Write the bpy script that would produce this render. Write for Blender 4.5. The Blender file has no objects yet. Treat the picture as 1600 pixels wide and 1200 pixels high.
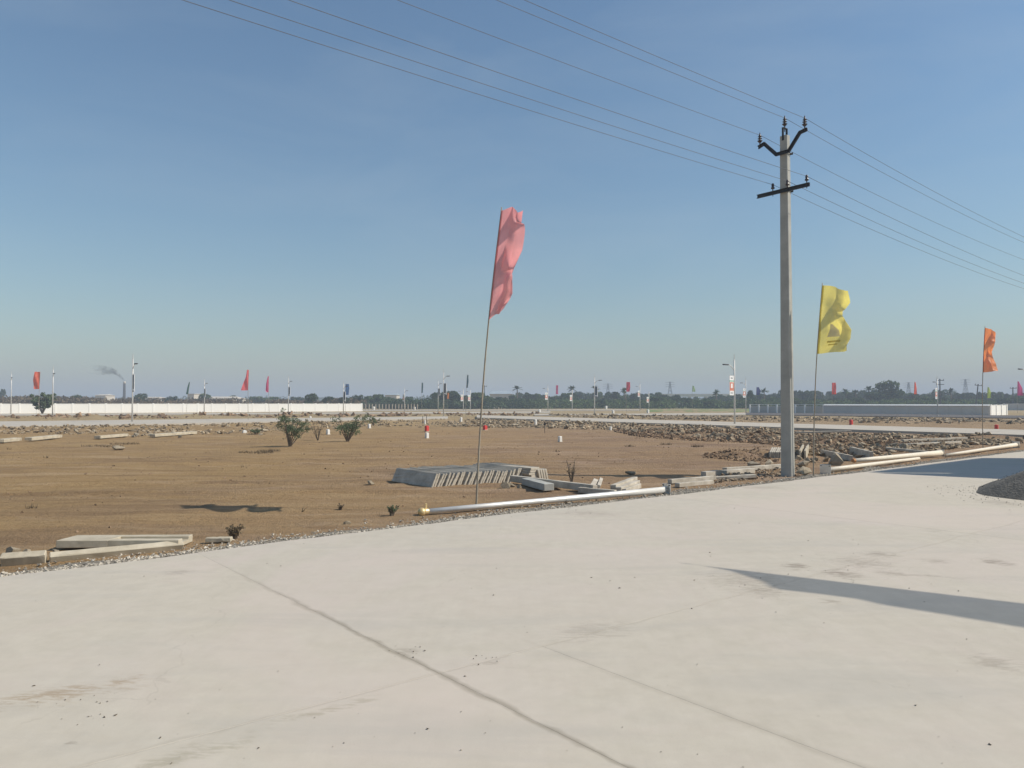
import bpy, bmesh, math, random
import numpy as np
from mathutils import Vector, Matrix
R = random.Random(7)
PI = math.pi
rad = math.radians
scene = bpy.context.scene
COL = scene.collection

# ------------------------------------------------------------------ camera
H_CAM, F_PX, PITCH = 1.6, 1200.0, math.atan(30.0 / 1200.0)
cam_d = bpy.data.cameras.new('camera')
cam_d.sensor_width = 36.0
cam_d.lens = 36.0 * F_PX / 1600.0
cam_d.clip_start = 0.05
cam_d.clip_end = 20000.0
cam = bpy.data.objects.new('camera', cam_d)
cam.location = (0, 0, H_CAM)
cam.rotation_euler = (PI / 2 + PITCH, 0, 0)
COL.objects.link(cam)
scene.camera = cam

# ------------------------------------------------------------------ sky, sun, exposure
SUN_EL, SUN_AZ = rad(42.0), rad(-4.0)            # azimuth measured from +X towards +Y
sun_dir = Vector((math.cos(SUN_EL) * math.cos(SUN_AZ), math.cos(SUN_EL) * math.sin(SUN_AZ), math.sin(SUN_EL)))
world = bpy.data.worlds.new('World')
scene.world = world
world.use_nodes = True
wn = world.node_tree
wn.nodes.clear()
w_out = wn.nodes.new('ShaderNodeOutputWorld')
w_bg = wn.nodes.new('ShaderNodeBackground')
w_sky = wn.nodes.new('ShaderNodeTexSky')
w_sky.sky_type = 'NISHITA'
w_sky.sun_disc = False
w_sky.sun_elevation = SUN_EL
w_sky.sun_rotation = PI / 2 - SUN_AZ
w_sky.air_density = 1.4
w_sky.dust_density = 0.6
w_sky.ozone_density = 6.0
w_bg.inputs['Strength'].default_value = 0.107
w_tint = wn.nodes.new('ShaderNodeMix'); w_tint.data_type = 'RGBA'; w_tint.blend_type = 'MULTIPLY'; w_tint.inputs[0].default_value = 1.0
w_tint.inputs[7].default_value = (0.985, 1.015, 0.98, 1)
wn.links.new(w_sky.outputs[0], w_tint.inputs[6])
# faint uneven veils of thin high haze, all round the sky
w_co = wn.nodes.new('ShaderNodeTexCoord'); w_map = wn.nodes.new('ShaderNodeMapping'); w_map.inputs['Scale'].default_value = (1.2, 1.2, 4.5); w_map.inputs['Rotation'].default_value = (0.15, -0.2, 0.4)
w_n = wn.nodes.new('ShaderNodeTexNoise'); w_n.inputs['Scale'].default_value = 2.2; w_n.inputs['Detail'].default_value = 5; w_n.inputs['Roughness'].default_value = 0.55; w_n.inputs['Distortion'].default_value = 0.6
w_r = wn.nodes.new('ShaderNodeMapRange'); w_r.inputs[1].default_value = 0.45; w_r.inputs[2].default_value = 0.8; w_r.inputs[3].default_value = 0.0; w_r.inputs[4].default_value = 0.16
w_v = wn.nodes.new('ShaderNodeMix'); w_v.data_type = 'RGBA'; w_v.inputs[7].default_value = (4.6, 5.4, 6.0, 1)
wn.links.new(w_co.outputs['Generated'], w_map.inputs['Vector']); wn.links.new(w_map.outputs[0], w_n.inputs['Vector']); wn.links.new(w_n.outputs['Fac'], w_r.inputs[0])
wn.links.new(w_r.outputs[0], w_v.inputs[0]); wn.links.new(w_tint.outputs[2], w_v.inputs[6])
wn.links.new(w_v.outputs[2], w_bg.inputs['Color'])
wn.links.new(w_bg.outputs[0], w_out.inputs['Surface'])
sun_d = bpy.data.lights.new('sun', 'SUN')
sun_d.energy = 5.0
sun_d.angle = rad(0.53)
sun_d.color = (1.0, 0.93, 0.82)
sun = bpy.data.objects.new('sun', sun_d)
sun.rotation_euler = sun_dir.to_track_quat('Z', 'Y').to_euler()
sun.location = (30, -10, 40)
COL.objects.link(sun)
scene.view_settings.view_transform = 'Standard'
scene.view_settings.look = 'None'
scene.view_settings.exposure = 0.0
scene.view_settings.gamma = 1.0
scene.view_settings.use_curve_mapping = False
scene.cycles.volume_bounces = 1
scene.cycles.max_bounces = 6
scene.cycles.transparent_max_bounces = 8
scene.render.film_transparent = False

# ------------------------------------------------------------------ photo geometry helpers
def ray(px, py):
    u = (600.0 - py) / F_PX
    c, s = math.cos(PITCH), math.sin(PITCH)
    return Vector(((px - 800.0) / F_PX, c - u * s, s + u * c))
def G(px, py, z=0.0):
    d = ray(px, py); t = (z - H_CAM) / d.z
    return Vector((d.x * t, d.y * t, z))
def A(px, py, Y):
    d = ray(px, py); t = Y / d.y
    return Vector((d.x * t, Y, H_CAM + d.z * t))
U = Vector((0.7809, 0.6247, 0)); V = Vector((-0.6247, 0.7809, 0))
ROTU = math.atan2(U.y, U.x)
def uv(p): return p.x * U.x + p.y * U.y, p.x * V.x + p.y * V.y
def xy(u, v): return Vector((U.x * u + V.x * v, U.y * u + V.y * v, 0))

# ------------------------------------------------------------------ numpy value noise
_rs = np.random.RandomState(3)
_tab = _rs.rand(256, 256)
def vnoise(x, y):
    x = np.asarray(x, float); y = np.asarray(y, float)
    xi = np.floor(x).astype(int); yi = np.floor(y).astype(int)
    fx = x - xi; fy = y - yi
    fx = fx * fx * (3 - 2 * fx); fy = fy * fy * (3 - 2 * fy)
    a = _tab[xi & 255, yi & 255]; b = _tab[(xi + 1) & 255, yi & 255]
    c = _tab[xi & 255, (yi + 1) & 255]; d = _tab[(xi + 1) & 255, (yi + 1) & 255]
    return (a * (1 - fx) + b * fx) * (1 - fy) + (c * (1 - fx) + d * fx) * fy * 1.0

# far edge of the concrete road (in road coordinates u along, v across)
EDGE_PX = [(-900, 1022), (-500, 968), (-200, 928), (0, 902), (180, 880), (360, 856), (580, 829), (744, 809), (900, 791), (1043, 774.5), (1140, 762.5), (1230, 751.5), (1290, 744), (1340, 738.5), (1460, 722.5), (1530, 713.5), (1600, 705)]
EDGE_UV = [uv(G(*p)) for p in EDGE_PX]
eu0, ev0 = EDGE_UV[-1]
EDGE_UV += [(eu0 + 40, ev0 + 0.2), (eu0 + 120, ev0 + 0.2)]
EDGE_UV = [(EDGE_UV[0][0] - 60, EDGE_UV[0][1])] + EDGE_UV
_eu = np.array([e[0] for e in EDGE_UV]); _ev = np.array([e[1] for e in EDGE_UV])
def v_edge(u): return np.interp(u, _eu, _ev)

def poly_dist(x, y, pts):
    best = np.full(np.shape(x), 1e9)
    for (ax, ay), (bx, by) in zip(pts[:-1], pts[1:]):
        dx, dy = bx - ax, by - ay
        t = np.clip(((x - ax) * dx + (y - ay) * dy) / (dx * dx + dy * dy), 0, 1)
        best = np.minimum(best, np.hypot(x - ax - t * dx, y - ay - t * dy))
    return best
def pxline(pts, z=0.0):
    return [(G(px, py, z).x, G(px, py, z).y) for px, py in pts]
GZ = -0.06
# mounds: centre px, height, radius x, radius y  (soil heaps)
MOUNDS = []
def mound_px(px, py, h, rx, ry):
    p = G(px, py, GZ); MOUNDS.append((p.x, p.y, h, rx, ry))
mound_px(1340, 696, 0.2, 1.3, 1.1); mound_px(1290, 694, 0.2, 1.0, 0.9); mound_px(1400, 690, 0.16, 1.2, 1.4)
mound_px(1150, 712, 0.16, 0.7, 0.6); mound_px(1185, 709, 0.14, 0.5, 0.5); mound_px(1120, 680, 0.24, 1.5, 1.3)
mound_px(1190, 684, 0.26, 1.4, 1.1); mound_px(1050, 676, 0.2, 1.7, 1.4); mound_px(1215, 738, 0.10, 0.5, 0.28)
mound_px(1240, 742, 0.12, 0.35, 0.22); mound_px(1160, 745, 0.07, 0.6, 0.2); mound_px(1450, 687, 0.1, 1.6, 1.4)
mound_px(1540, 687, 0.1, 1.6, 1.4); mound_px(145, 654, 0.4, 1.6, 2.5); mound_px(40, 655, 0.35, 4.0, 3.0)
mound_px(300, 652, 0.5, 3, 2.5); mound_px(360, 652, 0.4, 2.4, 2.5); mound_px(470, 651, 0.5, 3.5, 3)
BANKS = [  # polyline px, height, half width
    (pxline([(-300, 678), (0, 671), (280, 667), (560, 660), (700, 658)]), 0.17, 2.4),
    (pxline([(760, 657), (900, 660), (1060, 667), (1220, 672), (1400, 679), (1640, 687)]), 0.09, 1.6),
    (pxline([(880, 649.5), (1100, 653), (1300, 658), (1640, 664)]), 0.18, 3.0),
]
RUTS = [(-6.0, 15.0, 0.12, 0.0), (-2.0, 21.0, -0.18, 2.0), (3.0, 24.0, 0.35, 4.0), (-10.0, 22.0, 0.02, 1.0)]
def zt(x, y):
    x = np.asarray(x, float); y = np.asarray(y, float)
    dist = np.hypot(x, y)
    z = GZ + 0.05 * (vnoise(x * 0.35 + 11, y * 0.35 + 5) - 0.5) + 0.03 * (vnoise(x * 1.3 + 3, y * 1.3) - 0.5)
    z = z + 0.014 * (vnoise(x * 4.1, y * 4.1 + 9) - 0.5)
    for (rx0, ry0, ra, off_) in RUTS:
        dx_, dy_ = x - rx0, y - ry0; al = dx_ * math.cos(ra) + dy_ * math.sin(ra); ac = -dx_ * math.sin(ra) + dy_ * math.cos(ra) + 0.25 * np.sin(al * 0.25 + off_)
        fade = np.clip(1.4 - np.abs(al) / 9.0, 0, 1) * (0.5 + 0.5 * vnoise(al * 0.8, ac * 0 + off_))
        for o2 in (-0.85, 0.85):
            z = z - 0.05 * fade * np.exp(-((ac - o2) / 0.13) ** 2) + 0.03 * fade * np.exp(-((np.abs(ac - o2) - 0.22) / 0.09) ** 2)
    for mx, my, h, rx, ry in MOUNDS:
        q = ((x - mx) / rx) ** 2 + ((y - my) / ry) ** 2
        z = z + h * np.exp(-q * 1.4) * (0.75 + 0.5 * vnoise(x * 2.2, y * 2.2))
    for pts, h, w in BANKS:
        d = poly_dist(x, y, pts)
        z = z + h * np.exp(-(d / w) ** 2) * (0.6 + 0.8 * vnoise(x * 0.9 + 40, y * 0.9))
    u = x * U.x + y * U.y; v = x * V.x + y * V.y
    de = v - v_edge(u)                       # distance beyond the road edge
    lim = -0.022 - 0.012 * vnoise(x * 3, y * 3)
    z = np.where((de < 0.35) & (de > -0.02), lim + (z - lim) * np.clip(de / 0.35, 0, 1) ** 1.5, z)
    z = np.where(de <= -0.02, -0.30, z)
    return z
def zt1(x, y): return float(zt(np.array([x]), np.array([y]))[0])
def GT(px, py):                               # ground point on the soil under a pixel
    p = G(px, py, GZ)
    for _ in range(3):
        p = G(px, py, zt1(p.x, p.y))
    return p

# ------------------------------------------------------------------ materials
MATS = {}
def new_mat(name):
    m = bpy.data.materials.new(name); m.use_nodes = True
    nt = m.node_tree
    for n in list(nt.nodes):
        if n.type != 'OUTPUT_MATERIAL' and n.type != 'BSDF_PRINCIPLED': nt.nodes.remove(n)
    b = [n for n in nt.nodes if n.type == 'BSDF_PRINCIPLED'][0]
    return m, nt, b
def N(nt, t, **kw):
    n = nt.nodes.new(t)
    for k, v in kw.items():
        if k.startswith('i_'):
            n.inputs[k[2:]].default_value = v
        else:
            setattr(n, k, v)
    return n
def L(nt, a, b): nt.links.new(a, b)
def ramp(nt, fac, stops):
    r = N(nt, 'ShaderNodeValToRGB')
    el = r.color_ramp.elements
    while len(el) < len(stops): el.new(0.5)
    for e, (p, c) in zip(el, stops):
        e.position = p; e.color = (c[0], c[1], c[2], 1)
    L(nt, fac, r.inputs[0]); return r.outputs[0]
def noise(nt, co, scale, detail=4, rough=0.6, dist=0.0):
    n = N(nt, 'ShaderNodeTexNoise'); n.inputs['Scale'].default_value = scale
    n.inputs['Detail'].default_value = detail; n.inputs['Roughness'].default_value = rough
    n.inputs['Distortion'].default_value = dist
    L(nt, co, n.inputs['Vector']); return n.outputs['Fac']
def mixc(nt, fac, a, b, mode='MIX'):
    m = N(nt, 'ShaderNodeMix', data_type='RGBA', blend_type=mode)
    for s, val in ((0, fac), (6, a), (7, b)):
        if hasattr(val, 'links'): L(nt, val, m.inputs[s])
        elif isinstance(val, (int, float)): m.inputs[s].default_value = val
        else: m.inputs[s].default_value = (val[0], val[1], val[2], 1)
    return m.outputs[2]
def mathn(nt, op, a, b=None, clamp=False):
    m = N(nt, 'ShaderNodeMath', operation=op); m.use_clamp = clamp
    for i, val in ((0, a), (1, b)):
        if val is None: continue
        if hasattr(val, 'links'): L(nt, val, m.inputs[i])
        else: m.inputs[i].default_value = val
    return m.outputs[0]
def bump(nt, b, h, strength, dist):
    n = N(nt, 'ShaderNodeBump'); n.inputs['Strength'].default_value = strength; n.inputs['Distance'].default_value = dist
    L(nt, h, n.inputs['Height']); L(nt, n.outputs[0], b.inputs['Normal'])
def wpos(nt):
    return N(nt, 'ShaderNodeNewGeometry').outputs['Position']
def opos(nt):
    return N(nt, 'ShaderNodeTexCoord').outputs['Object']
def simple(name, c1, c2, scale=6.0, rough=0.8, metal=0.0, bmp=0.0, bdist=0.01, spec=0.3, world_co=False, island=0.0):
    if name in MATS: return MATS[name]
    m, nt, b = new_mat(name)
    co = wpos(nt) if world_co else opos(nt)
    n1 = noise(nt, co, scale, 5, 0.65)
    col = ramp(nt, n1, [(0.3, c1), (0.7, c2)])
    if island > 0:
        g = N(nt, 'ShaderNodeNewGeometry')
        v = mathn(nt, 'MULTIPLY_ADD', g.outputs['Random Per Island'], island * 2)
        v.node.inputs[2].default_value = 1 - island
        hsv = N(nt, 'ShaderNodeHueSaturation'); L(nt, col, hsv.inputs['Color']); L(nt, v, hsv.inputs['Value']); col = hsv.outputs[0]
    L(nt, col, b.inputs['Base Color'])
    b.inputs['Roughness'].default_value = rough; b.inputs['Metallic'].default_value = metal
    b.inputs['Specular IOR Level'].default_value = spec
    if bmp > 0: bump(nt, b, noise(nt, co, scale * 6, 4, 0.6), bmp, bdist)
    MATS[name] = m; return m

def mp2_(nt, co, sc, rz):
    m = N(nt, 'ShaderNodeMapping'); m.inputs['Rotation'].default_value = (0, 0, -rz); m.inputs['Scale'].default_value = sc
    L(nt, co, m.inputs['Vector']); return m.outputs[0]
def mat_road():
    m, nt, b = new_mat('road_concrete')
    co = wpos(nt)
    n1 = noise(nt, co, 0.7, 6, 0.68, 0.5)
    n2 = noise(nt, co, 5.0, 6, 0.7)
    n3 = noise(nt, co, 60, 3, 0.6)
    col = ramp(nt, n1, [(0.28, (0.449, 0.419, 0.338)), (0.5, (0.498, 0.463, 0.379)), (0.75, (0.473, 0.454, 0.386))])
    col = mixc(nt, 0.5, col, ramp(nt, n2, [(0.25, (0.412, 0.384, 0.309)), (0.75, (0.556, 0.525, 0.438))]))
    # broom and trowel streaks along the road's width
    mp = N(nt, 'ShaderNodeMapping'); mp.inputs['Rotation'].default_value = (0, 0, -ROTU); mp.inputs['Scale'].default_value = (14.0, 0.9, 1)
    L(nt, co, mp.inputs['Vector'])
    st = noise(nt, mp.outputs[0], 1.0, 4, 0.6)
    col = mixc(nt, 0.07, col, ramp(nt, st, [(0.35, (0.385, 0.358, 0.294)), (0.65, (0.578, 0.544, 0.453))]))
    # dust drifts: broad paler and pinker patches, and greyer worn ones
    d1 = noise(nt, co, 0.28, 6, 0.62, 1.2)
    col = mixc(nt, ramp(nt, d1, [(0.45, (0, 0, 0)), (0.62, (0.55, 0.55, 0.55))]), col, (0.535, 0.475, 0.415))
    d2 = noise(nt, mp2_(nt, co, (0.35, 1.6, 1), ROTU + 0.9), 0.9, 5, 0.6, 0.8)
    col = mixc(nt, ramp(nt, d2, [(0.55, (0, 0, 0)), (0.72, (0.45, 0.45, 0.45))]), col, (0.40, 0.385, 0.335))
    # hairline cracks
    vc = N(nt, 'ShaderNodeTexVoronoi', feature='DISTANCE_TO_EDGE'); vc.inputs['Scale'].default_value = 0.33
    cw = N(nt, 'ShaderNodeTexNoise'); cw.inputs['Scale'].default_value = 1.6; cw.inputs['Detail'].default_value = 5; L(nt, co, cw.inputs['Vector'])
    cv = N(nt, 'ShaderNodeVectorMath', operation='MULTIPLY_ADD'); L(nt, cw.outputs['Color'], cv.inputs[0]); cv.inputs[1].default_value = (0.9, 0.9, 0); L(nt, co, cv.inputs[2]); L(nt, cv.outputs[0], vc.inputs['Vector'])
    ck = mathn(nt, 'MULTIPLY', mathn(nt, 'LESS_THAN', vc.outputs['Distance'], 0.0016), mathn(nt, 'GREATER_THAN', noise(nt, co, 0.5, 3), 0.53))
    col = mixc(nt, mathn(nt, 'MULTIPLY', ck, 0.12), col, (0.20, 0.18, 0.14))
    oi = N(nt, 'ShaderNodeObjectInfo')
    tint = ramp(nt, oi.outputs['Random'], [(0.0, (0.97, 0.975, 0.98)), (1.0, (1.0, 1.0, 0.99))])
    col = mixc(nt, 1.0, col, tint, 'MULTIPLY')
    # soil and oil stains and one faint dark streak, each with a place and a shape of its own
    warp = N(nt, 'ShaderNodeTexNoise'); warp.inputs['Scale'].default_value = 3.5; warp.inputs['Detail'].default_value = 3
    L(nt, co, warp.inputs['Vector'])
    w1 = N(nt, 'ShaderNodeVectorMath', operation='SUBTRACT'); L(nt, warp.outputs['Color'], w1.inputs[0]); w1.inputs[1].default_value = (0.5, 0.5, 0.5)
    w2 = N(nt, 'ShaderNodeVectorMath', operation='MULTIPLY_ADD'); L(nt, w1.outputs[0], w2.inputs[0]); w2.inputs[1].default_value = (0.30, 0.30, 0); L(nt, co, w2.inputs[2])
    wco = w2.outputs[0]
    br = noise(nt, mp2_(nt, co, (7.0, 24.0, 1), 0.12), 1.0, 6, 0.75, 0.6)
    brn = noise(nt, mp.outputs[0], 4.0, 5, 0.7)
    def stain(px, py, wpx, hpx, rot, k, c):
        nonlocal col
        p = G(px, py); wx = wpx * 0.5 * p.y / F_PX; wy = hpx * 0.5 * p.y / (py - 630)
        mm = N(nt, 'ShaderNodeMapping', vector_type='TEXTURE'); mm.inputs['Location'].default_value = (p.x, p.y, 0)
        mm.inputs['Rotation'].default_value = (0, 0, rot); mm.inputs['Scale'].default_value = (wx, wy, 1)
        L(nt, wco, mm.inputs['Vector'])
        ln = N(nt, 'ShaderNodeVectorMath', operation='LENGTH'); L(nt, mm.outputs[0], ln.inputs[0])
        f = mathn(nt, 'SUBTRACT', 1.15, ln.outputs['Value'])
        f = mathn(nt, 'ADD', mathn(nt, 'MULTIPLY', f, 0.8), mathn(nt, 'MULTIPLY', mathn(nt, 'SUBTRACT', br, 0.52), 6.0))
        f = mathn(nt, 'MULTIPLY', f, 1.2, True)
        ins = mathn(nt, 'SUBTRACT', 1.5, ln.outputs['Value'], True)
        f = mathn(nt, 'MULTIPLY', mathn(nt, 'MULTIPLY', f, ins, True), k * 1.15)
        col = mixc(nt, f, col, c)
    dk = (0.22, 0.19, 0.15); bn = (0.30, 0.225, 0.14)
    for a in [(1322, 897, 60, 16, 0, 0.6, dk), (1375, 866, 60, 10, 0, 0.5, dk), (1345, 878, 110, 22, 0, 0.35, dk), (1243, 885, 40, 10, 0, 0.6, dk),
              (1556, 878, 56, 11, 0, 0.55, dk), (1468, 878, 50, 8, 0, 0.4, dk), (1165, 905, 150, 34, 0, 0.32, dk), (1195, 925, 80, 18, 0, 0.36, dk),
              (1420, 897, 160, 5, -0.35, 0.38, dk), (1298, 940, 30, 9, 0, 0.4, dk), (90, 1085, 240, 34, 0.55, 0.55, bn), (190, 1063, 60, 12, 0.4, 0.4, bn),
              (112, 1162, 26, 8, 0, 0.45, dk), (640, 1018, 46, 14, 0.2, 0.35, dk), (500, 1112, 200, 14, 0.75, 0.4, (0.30, 0.27, 0.19)), (290, 1185, 190, 26, 0.75, 0.38, (0.28, 0.26, 0.18)),
              (920, 802, 140, 10, 0, 0.3, dk), (930, 985, 160, 26, 0.5, 0.25, dk), (1560, 785, 70, 14, 0, 0.35, dk), (280, 895, 50, 10, 0, 0.3, dk),
              (1560, 1035, 90, 40, 0, 0.3, dk), (760, 1033, 60, 8, 0.5, 0.3, dk), (1190, 762, 90, 6, 0, 0.3, dk)]:  # last entry: thin darker streak near the road edge
        stain(*a)
    w3 = N(nt, 'ShaderNodeVectorMath', operation='MULTIPLY_ADD'); L(nt, w1.outputs[0], w3.inputs[0]); w3.inputs[1].default_value = (0.12, 0.12, 0); L(nt, co, w3.inputs[2]); wco2 = w3.outputs[0]
    # soft dirt gathered along the joints
    def joint(nx, ny, at, w, k, vmax=None, vmin=None):
        nonlocal col
        d = N(nt, 'ShaderNodeVectorMath', operation='DOT_PRODUCT'); L(nt, wco2, d.inputs[0]); d.inputs[1].default_value = (nx, ny, 0)
        dist = mathn(nt, 'ABSOLUTE', mathn(nt, 'SUBTRACT', d.outputs['Value'], at))
        f = mathn(nt, 'SUBTRACT', 1.0, mathn(nt, 'DIVIDE', dist, mathn(nt, 'MULTIPLY', noise(nt, co, 1.1, 4), w * 2.6)), True)
        d2 = N(nt, 'ShaderNodeVectorMath', operation='DOT_PRODUCT'); L(nt, co, d2.inputs[0]); d2.inputs[1].default_value = (-ny, nx, 0)
        if vmax is not None:
            mr = N(nt, 'ShaderNodeMapRange'); L(nt, d2.outputs['Value'], mr.inputs[0]); mr.inputs[1].default_value = vmax; mr.inputs[2].default_value = vmax - 3.0; f = mathn(nt, 'MULTIPLY', f, mr.outputs[0])
        col = mixc(nt, mathn(nt, 'MULTIPLY', f, k), col, (0.21, 0.185, 0.135))
    joint(U.x, U.y, 2.53, 0.03, 0.6, 8.0); joint(U.x, U.y, 3.34, 0.04, 0.22, 5.0); joint(V.x, V.y, 3.86, 0.022, 0.16); joint(U.x, U.y, 10.3, 0.02, 0.22)
    # dirt specks
    sp = N(nt, 'ShaderNodeTexVoronoi'); sp.inputs['Scale'].default_value = 3.2; L(nt, co, sp.inputs['Vector'])
    spk = mathn(nt, 'LESS_THAN', sp.outputs['Distance'], 0.035)
    spk = mathn(nt, 'MULTIPLY', spk, mathn(nt, 'GREATER_THAN', noise(nt, co, 1.1, 3), 0.52))
    col = mixc(nt, mathn(nt, 'MULTIPLY', spk, 0.3), col, dk)
    wb = mixc(nt, 1.0, col, (1.025, 0.985, 0.985), 'MULTIPLY'); L(nt, wb, b.inputs['Base Color'])
    b.inputs['Roughness'].default_value = 0.86
    b.inputs['Specular IOR Level'].default_value = 0.25
    hb = mathn(nt, 'ADD', mathn(nt, 'MULTIPLY', n3, 0.35), mathn(nt, 'MULTIPLY', st, 0.15))
    hb = mathn(nt, 'ADD', hb, mathn(nt, 'MULTIPLY', n2, 0.9))
    bump(nt, b, hb, 0.25, 0.006)
    return m
def mat_soil():
    m, nt, b = new_mat('brown_soil')
    co = wpos(nt)
    n1 = noise(nt, co, 0.10, 5, 0.6, 0.3); n2 = noise(nt, co, 1.3, 6, 0.68); n3 = noise(nt, co, 9, 5, 0.7)
    col = ramp(nt, n1, [(0.30, (0.256, 0.181, 0.089)), (0.5, (0.301, 0.205, 0.099)), (0.72, (0.278, 0.200, 0.109))])
    col = mixc(nt, 0.45, col, ramp(nt, n2, [(0.28, (0.185, 0.124, 0.058)), (0.5, (0.284, 0.194, 0.095)), (0.72, (0.377, 0.280, 0.149))]))
    col = mixc(nt, 0.4, col, ramp(nt, n3, [(0.28, (0.169, 0.114, 0.054)), (0.55, (0.289, 0.202, 0.102)), (0.75, (0.415, 0.323, 0.181))]))
    # broad darker trampled and paler dusty patches
    p1 = noise(nt, mp2_(nt, co, (0.5, 1.0, 1), 0.1), 0.42, 6, 0.66, 0.9)
    col = mixc(nt, ramp(nt, p1, [(0.47, (0, 0, 0)), (0.62, (0.8, 0.8, 0.8))]), col, (0.175, 0.120, 0.076))
    p2 = noise(nt, mp2_(nt, co, (0.45, 1.3, 1), -0.2), 0.6, 6, 0.66, 0.9)
    col = mixc(nt, ramp(nt, p2, [(0.52, (0, 0, 0)), (0.66, (0.75, 0.75, 0.75))]), col, (0.37, 0.28, 0.185))
    # grader and tyre streaks, long across the view
    mp = N(nt, 'ShaderNodeMapping'); mp.inputs['Rotation'].default_value = (0, 0, 0.06); mp.inputs['Scale'].default_value = (0.22, 1.7, 1)
    L(nt, co, mp.inputs['Vector'])
    st = noise(nt, mp.outputs[0], 1.6, 6, 0.7)
    col = mixc(nt, 0.38, col, ramp(nt, st, [(0.3, (0.175, 0.114, 0.053)), (0.5, (0.289, 0.200, 0.099)), (0.7, (0.393, 0.297, 0.158))]))
    sx = N(nt, 'ShaderNodeSeparateXYZ'); L(nt, co, sx.inputs[0])
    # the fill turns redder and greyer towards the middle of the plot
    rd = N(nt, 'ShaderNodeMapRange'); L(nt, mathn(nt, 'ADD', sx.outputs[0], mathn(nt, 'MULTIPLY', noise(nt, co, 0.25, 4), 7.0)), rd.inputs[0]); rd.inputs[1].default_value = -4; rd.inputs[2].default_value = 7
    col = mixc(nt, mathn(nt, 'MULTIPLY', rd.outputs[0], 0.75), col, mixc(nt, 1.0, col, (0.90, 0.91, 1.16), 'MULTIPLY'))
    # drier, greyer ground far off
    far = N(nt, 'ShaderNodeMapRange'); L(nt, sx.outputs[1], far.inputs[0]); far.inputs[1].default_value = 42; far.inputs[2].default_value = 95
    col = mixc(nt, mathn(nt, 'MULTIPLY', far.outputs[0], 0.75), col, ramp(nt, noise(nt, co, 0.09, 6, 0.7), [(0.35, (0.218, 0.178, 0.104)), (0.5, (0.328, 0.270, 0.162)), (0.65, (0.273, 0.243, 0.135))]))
    # scattered pale grit and dark clods too small to build
    vo = N(nt, 'ShaderNodeTexVoronoi'); vo.inputs['Scale'].default_value = 7.0; L(nt, co, vo.inputs['Vector'])
    g1 = mathn(nt, 'LESS_THAN', vo.outputs['Distance'], 0.10)
    g1 = mathn(nt, 'MULTIPLY', g1, mathn(nt, 'GREATER_THAN', noise(nt, co, 0.7, 3), 0.5))
    sc = N(nt, 'ShaderNodeSeparateColor'); L(nt, vo.outputs['Color'], sc.inputs[0])
    col = mixc(nt, mathn(nt, 'MULTIPLY', g1, 0.35), col, ramp(nt, sc.outputs[0], [(0.45, (0.109, 0.075, 0.041)), (0.55, (0.458, 0.367, 0.217))]))
    hs = N(nt, 'ShaderNodeHueSaturation'); hs.inputs['Saturation'].default_value = 1.0; hs.inputs['Value'].default_value = 1.22; L(nt, col, hs.inputs['Color']); col = mixc(nt, 1.0, hs.outputs[0], (0.99, 0.95, 0.93), 'MULTIPLY')
    L(nt, col, b.inputs['Base Color'])
    b.inputs['Roughness'].default_value = 0.95; b.inputs['Specular IOR Level'].default_value = 0.1
    hb = mathn(nt, 'ADD', n3, mathn(nt, 'MULTIPLY', noise(nt, co, 38, 4, 0.7), 0.5))
    hb = mathn(nt, 'ADD', hb, mathn(nt, 'MULTIPLY', st, 1.2))
    bump(nt, b, hb, 1.0, 0.06)
    return m
def mat_cloth(name, c, trans=0.45, weave=0.10):
    m, nt, b = new_mat(name)
    out = [n for n in nt.nodes if n.type == 'OUTPUT_MATERIAL'][0]
    co = opos(nt)
    n1 = noise(nt, co, 3.0, 4, 0.6)
    c1 = tuple(x * 0.88 for x in c); c2 = tuple(min(1, x * 1.08) for x in c)
    col = ramp(nt, n1, [(0.3, c1), (0.7, c2)])
    nt.nodes.remove(b)
    d = N(nt, 'ShaderNodeBsdfDiffuse'); t = N(nt, 'ShaderNodeBsdfTranslucent'); g = N(nt, 'ShaderNodeBsdfGlossy')
    g.inputs['Roughness'].default_value = 0.5; g.inputs['Color'].default_value = (1, 0.97, 0.93, 1)
    L(nt, col, d.inputs['Color']); L(nt, col, t.inputs['Color'])
    mx = N(nt, 'ShaderNodeMixShader'); mx.inputs[0].default_value = trans
    L(nt, d.outputs[0], mx.inputs[1]); L(nt, t.outputs[0], mx.inputs[2])
    m2 = N(nt, 'ShaderNodeMixShader'); m2.inputs[0].default_value = 0.035
    L(nt, mx.outputs[0], m2.inputs[1]); L(nt, g.outputs[0], m2.inputs[2])
    m3 = N(nt, 'ShaderNodeMixShader'); m3.inputs[0].default_value = weave; tb = N(nt, 'ShaderNodeBsdfTransparent')      # light through the open weave
    L(nt, m2.outputs[0], m3.inputs[1]); L(nt, tb.outputs[0], m3.inputs[2]); L(nt, m3.outputs[0], out.inputs['Surface'])
    w = N(nt, 'ShaderNodeTexWave'); w.inputs['Scale'].default_value = 60; L(nt, co, w.inputs['Vector'])
    bn = N(nt, 'ShaderNodeBump'); bn.inputs['Strength'].default_value = 0.08; bn.inputs['Distance'].default_value = 0.004
    L(nt, noise(nt, co, 14, 4, 0.6), bn.inputs['Height'])
    for s in (d, t, g): L(nt, bn.outputs[0], s.inputs['Normal'])
    return m
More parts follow.
